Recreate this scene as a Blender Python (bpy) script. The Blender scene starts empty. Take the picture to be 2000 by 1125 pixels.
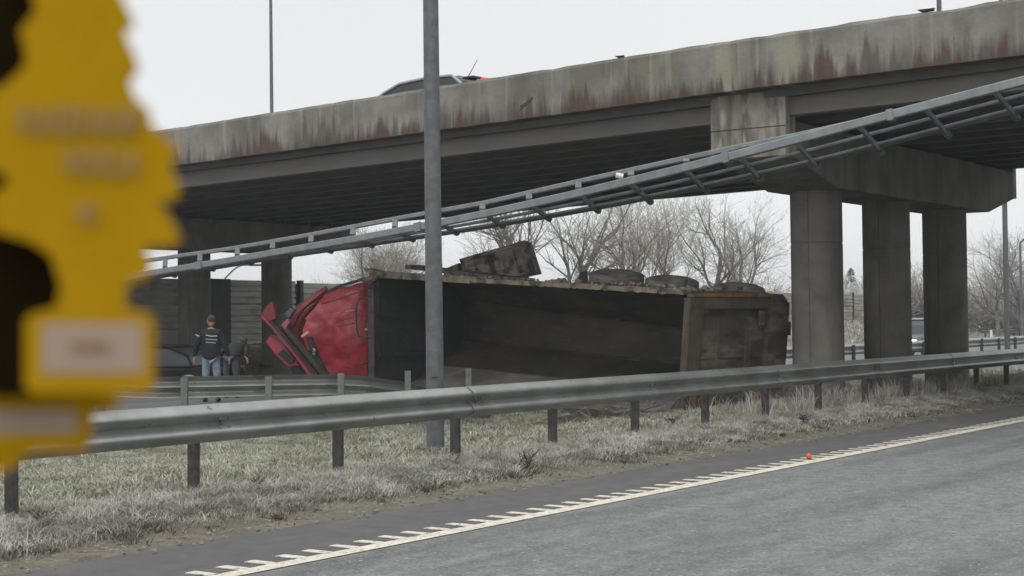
import bpy, bmesh, math, random
import numpy as np
from mathutils import Vector, Matrix, noise as mnoise

random.seed(7)
rng = np.random.default_rng(11)
SC = bpy.context.scene
COL = SC.collection
R = math.radians

# ------------------------------------------------------------------ camera
CAM_H = 1.58
FPX = 3000.0                      # focal length in pixels of a 2000 px wide picture
PITCH, ROLL = R(1.27), R(0.70)
Fv = Vector((0, math.cos(PITCH), math.sin(PITCH)))
R0 = Vector((1, 0, 0)); U0 = Vector((0, -math.sin(PITCH), math.cos(PITCH)))
Rv = R0 * math.cos(ROLL) - U0 * math.sin(ROLL)
Uv = U0 * math.cos(ROLL) + R0 * math.sin(ROLL)
cam_data = bpy.data.cameras.new('camera')
cam = bpy.data.objects.new('camera', cam_data); COL.objects.link(cam)
cam.matrix_world = Matrix(((Rv.x, Uv.x, -Fv.x, 0), (Rv.y, Uv.y, -Fv.y, 0), (Rv.z, Uv.z, -Fv.z, CAM_H), (0, 0, 0, 1)))
cam_data.sensor_width = 36.0
cam_data.lens = 36.0 * FPX / 2000.0
cam_data.clip_start = 0.05; cam_data.clip_end = 3000
cam_data.dof.use_dof = True
cam_data.dof.focus_distance = 26.0
cam_data.dof.aperture_fstop = 10.0
SC.camera = cam

# ------------------------------------------------------------------ world: pale overcast sky
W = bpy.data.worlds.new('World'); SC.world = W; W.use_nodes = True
nt = W.node_tree; nt.nodes.clear()
SUN_EL, SUN_AZ = 48.0, 200.0
sky = nt.nodes.new('ShaderNodeTexSky'); sky.sky_type = 'NISHITA'; sky.sun_disc = False
sky.sun_elevation = R(SUN_EL); sky.sun_rotation = R(SUN_AZ)
bw = nt.nodes.new('ShaderNodeRGBToBW')
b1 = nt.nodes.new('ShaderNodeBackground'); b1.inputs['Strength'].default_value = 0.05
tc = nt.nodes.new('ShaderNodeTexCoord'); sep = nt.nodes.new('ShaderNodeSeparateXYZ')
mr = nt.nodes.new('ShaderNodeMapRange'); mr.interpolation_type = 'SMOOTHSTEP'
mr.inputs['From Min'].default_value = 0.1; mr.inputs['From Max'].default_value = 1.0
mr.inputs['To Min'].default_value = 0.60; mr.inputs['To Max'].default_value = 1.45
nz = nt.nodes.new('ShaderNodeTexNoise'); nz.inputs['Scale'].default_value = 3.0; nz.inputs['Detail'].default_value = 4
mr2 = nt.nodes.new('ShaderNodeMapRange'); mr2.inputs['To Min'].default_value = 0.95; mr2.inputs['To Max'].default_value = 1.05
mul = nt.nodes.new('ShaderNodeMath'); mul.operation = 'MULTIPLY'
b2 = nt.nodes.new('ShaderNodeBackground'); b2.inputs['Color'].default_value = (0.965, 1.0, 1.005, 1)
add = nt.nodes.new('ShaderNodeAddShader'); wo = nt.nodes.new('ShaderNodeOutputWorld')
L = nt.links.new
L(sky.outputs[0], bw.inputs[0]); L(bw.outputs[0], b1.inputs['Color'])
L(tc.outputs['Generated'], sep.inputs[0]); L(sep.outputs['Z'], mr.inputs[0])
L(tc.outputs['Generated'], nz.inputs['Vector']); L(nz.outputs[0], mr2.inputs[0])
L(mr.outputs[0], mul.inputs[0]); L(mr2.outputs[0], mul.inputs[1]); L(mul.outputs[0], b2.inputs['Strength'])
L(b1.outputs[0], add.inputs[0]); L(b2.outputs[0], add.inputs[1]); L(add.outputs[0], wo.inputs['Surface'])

sd = bpy.data.lights.new('sun', 'SUN'); sd.energy = 0.6; sd.angle = R(25); sd.color = (1, 0.97, 0.93)
sun = bpy.data.objects.new('sun', sd); COL.objects.link(sun)
_a = R(SUN_AZ); _e = R(SUN_EL)
sdir = Vector((math.sin(_a) * math.cos(_e), math.cos(_a) * math.cos(_e), math.sin(_e)))
sun.rotation_euler = sdir.to_track_quat('Z', 'Y').to_euler(); sun.location = (0, 0, 30)
SC.view_settings.view_transform = 'Standard'; SC.view_settings.look = 'None'
SC.view_settings.exposure = 0.08; SC.view_settings.gamma = 1.0
SC.view_settings.use_curve_mapping = False

# ------------------------------------------------------------------ frames of reference
TH = math.atan2(2120, 3000)       # the road runs this far to the right of the view
SN, CS = math.sin(TH), math.cos(TH)
def P(a, b, z=0.0):               # a metres along the road, b metres to the left of the camera's lane
    return Vector((a * SN - b * CS, a * CS + b * SN, z))
def ab(v): return (v.x * SN + v.y * CS, -v.x * CS + v.y * SN)
def T(x, y, Y):                   # a place seen in that direction, Y metres ahead
    d = Fv + Rv * ((x - 1000) / FPX) + Uv * ((562.5 - y) / FPX)
    return Vector((0, 0, CAM_H)) + d * (Y / d.y)
def smooth(e0, e1, x):
    t = max(0.0, min(1.0, (x - e0) / (e1 - e0))); return t * t * (3 - 2 * t)
def gz(a, b):
    z = 0.10 * smooth(8.3, 9.7, b) - 0.10 * smooth(16.5, 18.6, b)
    z -= 0.30 * smooth(11.9, 13.6, b) * (1 - smooth(15.8, 18.6, b)) * smooth(8, 14, a)
    bank = 0.95 + 0.35 * smooth(55, 85, a)
    bank *= 1 - smooth(90, 112, a)
    z += bank * smooth(31.8, 36.2, b)
    z -= bank * 0.6 * smooth(40, 70, b)
    if 8.6 < b < 19 or b > 31.5:
        z += 0.05 * (mnoise.noise(Vector((a * .7, b * .7, 0)))) + 0.025 * mnoise.noise(Vector((a * 2.3, b * 2.3, 4)))
    return z

# ------------------------------------------------------------------ materials
def mat(name, c1, c2=None, scale=4.0, rough=0.8, metal=0.0, bump=0.0, bscale=None, vec=(1, 1, 1), rotz=0.0,
        space='pos', detail=6, lo=0.35, hi=0.65, extra=None, spec=None):
    m = bpy.data.materials.new(name); m.use_nodes = True
    n = m.node_tree; bs = n.nodes['Principled BSDF']; lk = n.links.new
    bs.inputs['Roughness'].default_value = rough; bs.inputs['Metallic'].default_value = metal
    if spec is not None: bs.inputs['Specular IOR Level'].default_value = spec
    if space == 'pos': src = n.nodes.new('ShaderNodeNewGeometry').outputs['Position']
    else: src = n.nodes.new('ShaderNodeTexCoord').outputs['Object']
    r1 = n.nodes.new('ShaderNodeMapping'); r1.inputs['Rotation'].default_value = (0, 0, rotz); lk(src, r1.inputs[0])
    mp = n.nodes.new('ShaderNodeMapping'); mp.inputs['Scale'].default_value = vec; lk(r1.outputs[0], mp.inputs[0])
    nz = n.nodes.new('ShaderNodeTexNoise'); nz.inputs['Scale'].default_value = scale; nz.inputs['Detail'].default_value = detail
    nz.inputs['Roughness'].default_value = 0.6
    lk(mp.outputs[0], nz.inputs['Vector'])
    rp = n.nodes.new('ShaderNodeValToRGB')
    rp.color_ramp.elements[0].position = lo; rp.color_ramp.elements[1].position = hi
    rp.color_ramp.elements[0].color = (*c1, 1); rp.color_ramp.elements[1].color = (*(c2 or c1), 1)
    lk(nz.outputs[0], rp.inputs[0])
    col = rp.outputs[0]
    if extra: col = extra(n, lk, col, r1.outputs[0], bs)
    lk(col, bs.inputs['Base Color'])
    if bump:
        nb = n.nodes.new('ShaderNodeTexNoise'); nb.inputs['Scale'].default_value = bscale or scale * 4; nb.inputs['Detail'].default_value = 5
        lk(r1.outputs[0], nb.inputs['Vector'])
        bp = n.nodes.new('ShaderNodeBump'); bp.inputs['Strength'].default_value = 1.0; bp.inputs['Distance'].default_value = bump
        lk(nb.outputs[0], bp.inputs['Height']); lk(bp.outputs[0], bs.inputs['Normal'])
    return m
def layer(n, lk, col, vecsock, color, scale, vec, lo, hi, mask=None, amount=1.0, detail=4):
    mp = n.nodes.new('ShaderNodeMapping'); mp.inputs['Scale'].default_value = vec; lk(vecsock, mp.inputs[0])
    nz = n.nodes.new('ShaderNodeTexNoise'); nz.inputs['Scale'].default_value = scale; nz.inputs['Detail'].default_value = detail
    lk(mp.outputs[0], nz.inputs['Vector'])
    mr = n.nodes.new('ShaderNodeMapRange'); mr.inputs['From Min'].default_value = lo; mr.inputs['From Max'].default_value = hi
    mr.inputs['To Max'].default_value = amount; lk(nz.outputs[0], mr.inputs[0]); fac = mr.outputs[0]
    if mask is not None:
        mm = n.nodes.new('ShaderNodeMath'); mm.operation = 'MULTIPLY'; mm.use_clamp = True
        lk(fac, mm.inputs[0]); lk(mask, mm.inputs[1]); fac = mm.outputs[0]
    mx = n.nodes.new('ShaderNodeMix'); mx.data_type = 'RGBA'
    lk(fac, mx.inputs[0]); lk(col, mx.inputs[6]); mx.inputs[7].default_value = (*color, 1)
    return mx.outputs[2]

BR_ROT = -(math.atan2(SN - 0.06 * -CS, -CS + 0.06 * SN))   # turns positions so that x runs along the bridge
def zmask(n, lk, vs, z0, z1, slope=0.0):
    s = n.nodes.new('ShaderNodeSeparateXYZ'); lk(vs, s.inputs[0])
    m = n.nodes.new('ShaderNodeMapRange'); m.inputs['From Min'].default_value = z0; m.inputs['From Max'].default_value = z1
    lk(s.outputs['Z'], m.inputs[0]); return m.outputs[0]
def spikes(n, lk, col, vs, color, scale, z0, z1, thr, amount, gain=.42):
    s_ = n.nodes.new('ShaderNodeSeparateXYZ'); lk(vs, s_.inputs[0])
    # the deck falls along the bridge: keep the stains on its edge
    dx = n.nodes.new('ShaderNodeMath'); dx.operation = 'MULTIPLY_ADD'; lk(s_.outputs['X'], dx.inputs[0]); dx.inputs[1].default_value = .010; lk(s_.outputs['Z'], dx.inputs[2])
    m = n.nodes.new('ShaderNodeMapRange'); m.inputs['From Min'].default_value = z0; m.inputs['From Max'].default_value = z1
    m.inputs['To Min'].default_value = gain; m.inputs['To Max'].default_value = 0; lk(dx.outputs[0], m.inputs[0])
    tot = m.outputs[0]
    for (sc, wt, det) in ((scale, .50, 1), (scale * .16, .62, 1)):
        mp = n.nodes.new('ShaderNodeMapping'); mp.inputs['Scale'].default_value = (sc, .2, .10 * sc); lk(vs, mp.inputs[0])
        z_ = n.nodes.new('ShaderNodeTexNoise'); z_.inputs['Scale'].default_value = 1; z_.inputs['Detail'].default_value = 4; lk(mp.outputs[0], z_.inputs['Vector'])
        a_ = n.nodes.new('ShaderNodeMath'); a_.operation = 'MULTIPLY_ADD'; lk(z_.outputs[0], a_.inputs[0]); a_.inputs[1].default_value = wt; lk(tot, a_.inputs[2]); tot = a_.outputs[0]
    r_ = n.nodes.new('ShaderNodeMapRange'); r_.inputs['From Min'].default_value = thr; r_.inputs['From Max'].default_value = thr + .10; r_.inputs['To Max'].default_value = amount
    lk(tot, r_.inputs[0])
    mx = n.nodes.new('ShaderNodeMix'); mx.data_type = 'RGBA'; lk(r_.outputs[0], mx.inputs[0]); lk(col, mx.inputs[6]); mx.inputs[7].default_value = (*color, 1)
    return mx.outputs[2]
def fascia_extra(n, lk, col, vs, bs):
    col = layer(n, lk, col, vs, (0.15, 0.14, 0.085), 1.0, (2.2, .3, .12), .54, .66, None, .6, 3)
    col = layer(n, lk, col, vs, (0.10, 0.092, 0.08), 1.0, (1.1, .3, .8), .46, .66, None, .7, 8)
    col = layer(n, lk, col, vs, (0.29, 0.265, 0.20), 1.0, (2.7, .3, .12), .58, .68, None, .7, 4)
    col = layer(n, lk, col, vs, (0.30, 0.28, 0.24), 1.0, (7, .3, .25), .60, .72, None, .5, 4)
    col = spikes(n, lk, col, vs, (0.060, 0.054, 0.045), 7.0, ZB - .1, ZB + .95, .735, .7, .32)
    col = spikes(n, lk, col, vs, (0.075, 0.036, 0.028), 6.5, ZB - .1, ZB + .85, .750, .85, .33)
    top = zmask(n, lk, vs, 6.15, 6.5)
    col = layer(n, lk, col, vs, (0.07, 0.065, 0.05), 1.0, (1.5, .3, 3), .42, .6, top, .8, 4)
    return col
ZB = 5.47
M = {}
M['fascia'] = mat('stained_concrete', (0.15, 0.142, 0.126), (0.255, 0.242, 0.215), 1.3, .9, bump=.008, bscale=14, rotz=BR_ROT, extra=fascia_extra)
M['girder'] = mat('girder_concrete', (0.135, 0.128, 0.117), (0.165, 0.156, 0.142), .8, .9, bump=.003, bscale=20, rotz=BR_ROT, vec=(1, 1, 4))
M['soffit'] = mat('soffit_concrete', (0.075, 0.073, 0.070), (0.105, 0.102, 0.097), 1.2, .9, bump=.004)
def col_extra(n, lk, col, vs, bs):
    col = layer(n, lk, col, vs, (0.075, 0.07, 0.062), 1.0, (2.2, 2.2, .25), .5, .68, None, .7)
    return layer(n, lk, col, vs, (0.22, 0.21, 0.19), 1.0, (5, 5, .8), .60, .75, None, .35)
M['seam'] = mat('dark_seam', (0.06, 0.056, 0.05), (0.10, 0.094, 0.084), 3, .9)
M['column'] = mat('column_concrete', (0.115, 0.108, 0.094), (0.185, 0.174, 0.152), 1.6, .9, bump=.004, bscale=18, extra=col_extra)
def ear_extra(n, lk, col, vs, bs):
    col = layer(n, lk, col, vs, (0.10, 0.09, 0.075), 1.0, (6, 6, 1.2), .46, .62, None, .85)
    return layer(n, lk, col, vs, (0.40, 0.375, 0.32), 1.0, (7, 7, 1.5), .56, .68, None, .6)
M['ear'] = mat('pale_streaked_concrete', (0.20, 0.185, 0.15), (0.29, 0.27, 0.225), 2.0, .9, bump=.006, bscale=16, extra=ear_extra)
def asph_extra(n, lk, col, vs, bs):
    col = layer(n, lk, col, vs, (0.045, 0.045, 0.047), 1.0, (.12, 1.7, 1), .40, .68, None, .55)
    col = layer(n, lk, col, vs, (0.36, 0.36, 0.36), 30.0, (1, 1, 1), .58, .70, None, .6, 4)
    col = layer(n, lk, col, vs, (0.42, 0.42, 0.42), 13.0, (1, 1, 1), .68, .75, None, .7, 2)
    col = layer(n, lk, col, vs, (0.20, 0.20, 0.20), 2.2, (.7, 1.4, 1), .50, .66, None, .5, 8)
    col = layer(n, lk, col, vs, (0.05, 0.05, 0.05), 11.0, (1, 1, 1), .70, .75, None, .6, 2)
    col = layer(n, lk, col, vs, (0.03, 0.03, 0.032), 36.0, (1, 1, 1), .57, .68, None, .8, 3)
    return col
RR = -(math.pi / 2 - TH)
M['road'] = mat('asphalt', (0.125, 0.127, 0.124), (0.205, 0.207, 0.203), 7, .85, bump=.004, bscale=110, rotz=RR, extra=asph_extra)
def sh_extra(n, lk, col, vs, bs):
    col = layer(n, lk, col, vs, (0.11, 0.105, 0.105), 65.0, (1, 1, 1), .60, .74, None, .5, 2)
    return layer(n, lk, col, vs, (0.15, 0.13, 0.10), 2.0, (.35, 1.6, 1), .54, .76, None, .5, 5)
M['shoulder'] = mat('dark_asphalt', (0.070, 0.067, 0.070), (0.092, 0.088, 0.090), 5, .9, bump=.003, bscale=100, rotz=RR, extra=sh_extra)
M['far_road'] = mat('frosty_asphalt', (0.10, 0.10, 0.10), (0.17, 0.17, 0.17), .9, .8, rotz=RR, vec=(.3, 1, 1), bump=.003, bscale=60)
def paint_extra(n, lk, col, vs, bs):
    return layer(n, lk, col, vs, (0.13, 0.125, 0.12), 22.0, (1, 1, 1), .56, .66, None, .8, 6)
M['paint'] = mat('worn_road_paint', (0.52, 0.465, 0.38), (0.68, 0.62, 0.53), 6, .7, bump=.002, bscale=60, extra=paint_extra)
def dirt_extra(n, lk, col, vs, bs):
    col = layer(n, lk, col, vs, (0.30, 0.28, 0.24), 30.0, (1, 1, 1), .60, .72, None, .6, 3)
    return layer(n, lk, col, vs, (0.05, 0.042, 0.032), 14.0, (1, 1, 1), .56, .70, None, .8, 5)
M['dirt'] = mat('sandy_dirt', (0.098, 0.085, 0.060), (0.165, 0.145, 0.108), 3, .95, bump=.03, bscale=28, extra=dirt_extra)
def grass_extra(n, lk, col, vs, bs):
    col = layer(n, lk, col, vs, (0.32, 0.325, 0.29), 1.2, (1, 1, 1), .48, .68, None, .6, 6)
    return layer(n, lk, col, vs, (0.045, 0.045, 0.03), 9.0, (1, 1, 1), .52, .70, None, .75, 6)
M['ground'] = mat('frosted_grass_ground', (0.10, 0.10, 0.062), (0.19, 0.19, 0.14), 5, .95, bump=.05, bscale=22, extra=grass_extra)
M['bank'] = mat('brown_bank', (0.045, 0.036, 0.028), (0.085, 0.07, 0.052), 3, .95, bump=.05, bscale=12)
M['blade_a'] = mat('frosted_blades', (0.15, 0.142, 0.108), (0.55, 0.54, 0.475), 2.2, .85, lo=.34, hi=.62)
M['blade_b'] = mat('green_blades', (0.16, 0.165, 0.09), (0.46, 0.46, 0.36), 1.2, .85, lo=.3, hi=.7)
M['blade_c'] = mat('shaded_dry_blades', (0.06, 0.052, 0.034), (0.16, 0.14, 0.10), 5, .85)  # dry brown darkened: the shade among the clumps is in the colour
def galv_extra(n, lk, col, vs, bs):
    col = layer(n, lk, col, vs, (0.15, 0.145, 0.135), 1.2, (1, 1, 1), .48, .72, None, .55, 8)
    return layer(n, lk, col, vs, (0.05, 0.045, 0.04), 14.0, (1, 1, 1), .66, .74, None, .8, 6)
M['galv'] = mat('weathered_galvanised_steel', (0.25, 0.255, 0.25), (0.33, 0.335, 0.33), 3, .42, .6, bump=.0015, bscale=30, extra=galv_extra)
M['galv_dull'] = mat('dull_galvanised_steel', (0.15, 0.155, 0.15), (0.22, 0.225, 0.22), 6, .55, .4, bump=.0015, bscale=30, extra=galv_extra)
M['post'] = mat('dark_dirty_steel', (0.045, 0.043, 0.042), (0.09, 0.085, 0.08), 14, .7, .3, bump=.002)
M['pole'] = mat('grey_pole_steel', (0.10, 0.108, 0.115), (0.15, 0.158, 0.165), 9, .6, .3, bump=.001, bscale=60)
M['truss'] = mat('blue_grey_steel', (0.19, 0.205, 0.215), (0.26, 0.275, 0.285), 5, .5, .45, bump=.001)
M['truss_dark'] = mat('grimy_blue_grey_steel', (0.085, 0.095, 0.10), (0.14, 0.15, 0.16), 5, .6, .4)
def board_extra(n, lk, col, vs, bs):
    return layer(n, lk, col, vs, (0.08, 0.073, 0.06), 1.2, (.6, .6, 1.5), .5, .70, None, .6, 6)
M['board'] = mat('weathered_boards', (0.25, 0.24, 0.205), (0.37, 0.355, 0.305), 2.0, .9, vec=(.6, .6, 3), bump=.005, bscale=24, extra=board_extra)
M['board_dark'] = mat('dark_boards', (0.03, 0.03, 0.03), (0.05, 0.048, 0.045), 3.0, .9, bump=.005, bscale=24)
M['bark'] = mat('pale_bark', (0.10, 0.088, 0.072), (0.19, 0.17, 0.145), 6, .95, bump=.01, vec=(1, 1, .2))
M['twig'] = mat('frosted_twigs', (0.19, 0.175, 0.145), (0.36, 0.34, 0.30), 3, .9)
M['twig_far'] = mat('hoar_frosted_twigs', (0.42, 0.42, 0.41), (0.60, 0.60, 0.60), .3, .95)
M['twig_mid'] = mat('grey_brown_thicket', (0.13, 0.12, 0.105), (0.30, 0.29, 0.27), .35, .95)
M['evergreen'] = mat('frosted_needles', (0.10, 0.125, 0.11), (0.25, 0.27, 0.26), 2, .95)

def red_extra(n, lk, col, vs, bs):
    col = layer(n, lk, col, vs, (0.30, 0.13, 0.125), .9, (1, 1, 1), .46, .66, None, .65, 7)
    col = layer(n, lk, col, vs, (0.05, 0.03, 0.03), 5.0, (1, 1, 2), .62, .76, None, .7, 7)
    return col
M['red'] = mat('dusty_red_paint', (0.36, 0.022, 0.040), (0.50, 0.050, 0.075), 1.2, .42, extra=red_extra)
M['red_dark'] = mat('deep_red_paint', (0.15, 0.014, 0.022), (0.22, 0.02, 0.03), 2, .5)
def steel_extra(n, lk, col, vs, bs):
    col = layer(n, lk, col, vs, (0.085, 0.065, 0.05), 1.0, (1, 1, 1.8), .48, .64, None, .8, 8)
    col = layer(n, lk, col, vs, (0.02, 0.018, 0.017), 1.2, (.4, .4, 3), .52, .64, None, .7, 8)
    return layer(n, lk, col, vs, (0.17, 0.16, 0.145), 5.0, (.5, .5, 2.5), .60, .78, None, .5, 8)
M['body_in'] = mat('scoured_dump_body_steel', (0.026, 0.022, 0.019), (0.062, 0.054, 0.047), .8, .62, .25, bump=.01, bscale=3, extra=steel_extra)
M['body_dark'] = mat('tarry_black_steel', (0.014, 0.014, 0.014), (0.03, 0.028, 0.027), 1.2, .8, bump=.01, bscale=4)
M['body_edge'] = mat('grimy_body_edge', (0.055, 0.05, 0.043), (0.10, 0.09, 0.078), 3, .8, bump=.01, extra=steel_extra)
M['body_pale'] = mat('polished_bare_steel', (0.16, 0.155, 0.15), (0.27, 0.26, 0.25), 2.0, .5, .3, extra=steel_extra)
def mud_extra(n, lk, col, vs, bs):
    return layer(n, lk, col, vs, (0.05, 0.04, 0.03), 4.0, (1, 1, 1), .5, .62, None, .9, 8)
M['mud'] = mat('mud_caked_steel', (0.12, 0.095, 0.065), (0.25, 0.21, 0.155), 3.5, .9, bump=.02, bscale=16, extra=mud_extra)
def rust_extra(n, lk, col, vs, bs):
    col = layer(n, lk, col, vs, (0.14, 0.075, 0.035), 1.9, (1, 1, 1), .56, .70, None, .45, 8)
    return layer(n, lk, col, vs, (0.03, 0.026, 0.022), 4.0, (1, 1, 1), .52, .66, None, .8, 8)
M['rust'] = mat('rusty_brown_steel', (0.040, 0.033, 0.025), (0.085, 0.066, 0.048), 2.5, .85, .1, bump=.008, bscale=12, extra=rust_extra)
M['rust_orange'] = mat('orange_rust', (0.24, 0.10, 0.025), (0.10, 0.07, 0.04), 3.5, .9, bump=.006, bscale=14, extra=mud_extra)
def gate_extra(n, lk, col, vs, bs):
    col = layer(n, lk, col, vs, (0.13, 0.115, 0.085), 1.1, (1, 1, 3.2), .46, .62, None, .8, 9)
    col = layer(n, lk, col, vs, (0.17, 0.045, 0.02), 1.5, (3, 3, .6), .62, .70, None, .7, 6)
    return layer(n, lk, col, vs, (0.02, 0.019, 0.017), 2.6, (1, 1, 2), .54, .66, None, .8, 8)
M['gate'] = mat('muddy_tailgate_steel', (0.035, 0.031, 0.025), (0.06, 0.053, 0.041), 1.2, .8, bump=.012, bscale=8, extra=gate_extra)
M['rubber'] = mat('dusty_rubber', (0.17, 0.155, 0.135), (0.32, 0.30, 0.26), 5, .9, bump=.004, bscale=40)
M['black'] = mat('black_plastic', (0.018, 0.018, 0.02), (0.035, 0.035, 0.038), 6, .5)
M['dark_steel'] = mat('oily_chassis_steel', (0.03, 0.028, 0.026), (0.07, 0.06, 0.05), 4, .75, .2, bump=.005, bscale=20)
M['lens'] = mat('amber_marker_lens', (0.55, 0.48, 0.25), (0.45, 0.40, 0.25), 4, .3)
M['glass'] = mat('dark_car_glass', (0.03, 0.035, 0.04), (0.04, 0.045, 0.05), 2, .35, spec=.25)
M['car_black'] = mat('black_car_paint', (0.008, 0.009, 0.010), (0.012, 0.013, 0.014), 3, .7, spec=.15)
M['car_grey'] = mat('graphite_car_paint', (0.05, 0.05, 0.06), (0.07, 0.07, 0.08), 3, .3, .3)
M['car_silver'] = mat('silver_car_paint', (0.30, 0.31, 0.32), (0.36, 0.37, 0.38), 3, .3, .4)
M['crate'] = mat('weathered_grimy_panel', (0.15, 0.125, 0.098), (0.38, 0.33, 0.27), 2.2, .9, vec=(1, 1, 2), bump=.012, bscale=14, extra=mud_extra)
M['crate_pink'] = mat('faded_pink_panel', (0.36, 0.24, 0.22), (0.25, 0.17, 0.15), 6, .9, extra=mud_extra)
M['crate_pale'] = mat('faded_pale_panel', (0.34, 0.31, 0.26), (0.22, 0.20, 0.17), 6, .9, extra=mud_extra)
M['jacket'] = mat('black_jacket_cloth', (0.012, 0.013, 0.015), (0.025, 0.026, 0.028), 8, .85, bump=.004, bscale=10, space='obj')
M['jeans'] = mat('light_blue_jeans', (0.16, 0.22, 0.28), (0.28, 0.34, 0.40), 9, .9, bump=.003, space='obj')
M['grey_cloth'] = mat('grey_trouser_cloth', (0.06, 0.06, 0.07), (0.09, 0.09, 0.105), 9, .9, space='obj')
M['skin'] = mat('skin', (0.45, 0.27, 0.20), (0.52, 0.32, 0.24), 8, .6, space='obj')
M['hair'] = mat('short_brown_hair', (0.05, 0.035, 0.025), (0.08, 0.055, 0.04), 20, .8, space='obj')
M['stripe'] = mat('white_reflective_tape', (0.75, 0.76, 0.74), (0.65, 0.66, 0.64), 8, .4)
M['shoe'] = mat('dark_shoe', (0.03, 0.03, 0.03), None, 8, .6)
M['orange'] = mat('orange_plastic', (0.62, 0.13, 0.05), (0.55, 0.10, 0.04), 8, .5)
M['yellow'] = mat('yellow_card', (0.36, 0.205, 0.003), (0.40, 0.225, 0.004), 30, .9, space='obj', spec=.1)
M['card_dark'] = mat('black_card', (0.010, 0.007, 0.003), (0.014, 0.010, 0.004), 30, 1.0, space='obj', spec=.0)
M['label'] = mat('pale_label', (0.34, 0.26, 0.20), (0.36, 0.275, 0.215), 30, .9, space='obj', spec=.1)
M['label_ink'] = mat('label_brown_ink', (0.22, 0.10, 0.04), None, 30, .9, spec=.1)
M['letter'] = mat('faded_letter_ink', (0.31, 0.205, 0.11), None, 30, .9, spec=.1)
M['string'] = mat('white_string', (0.5, 0.5, 0.48), None, 30, .9)
M['tail_dark'] = mat('unlit_lamp_glass', (0.06, 0.006, 0.008), None, 30, .3)
M['rimsteel'] = mat('dirty_wheel_rim', (0.20, 0.185, 0.155), (0.34, 0.31, 0.27), 4, .8, .0)
def emis(name, c, s):
    m = bpy.data.materials.new(name); m.use_nodes = True; b = m.node_tree.nodes['Principled BSDF']
    b.inputs['Base Color'].default_value = (*c, 1); b.inputs['Emission Color'].default_value = (*c, 1)
    b.inputs['Emission Strength'].default_value = s; return m
M['headlight'] = emis('lit_headlight', (1, .98, .92), 6.0)
M['taillight'] = emis('lit_tail_lamp', (1, .04, .05), 1.2)
M['lamp_white'] = emis('lit_lamp', (1, .97, .9), 1.5)

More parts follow.
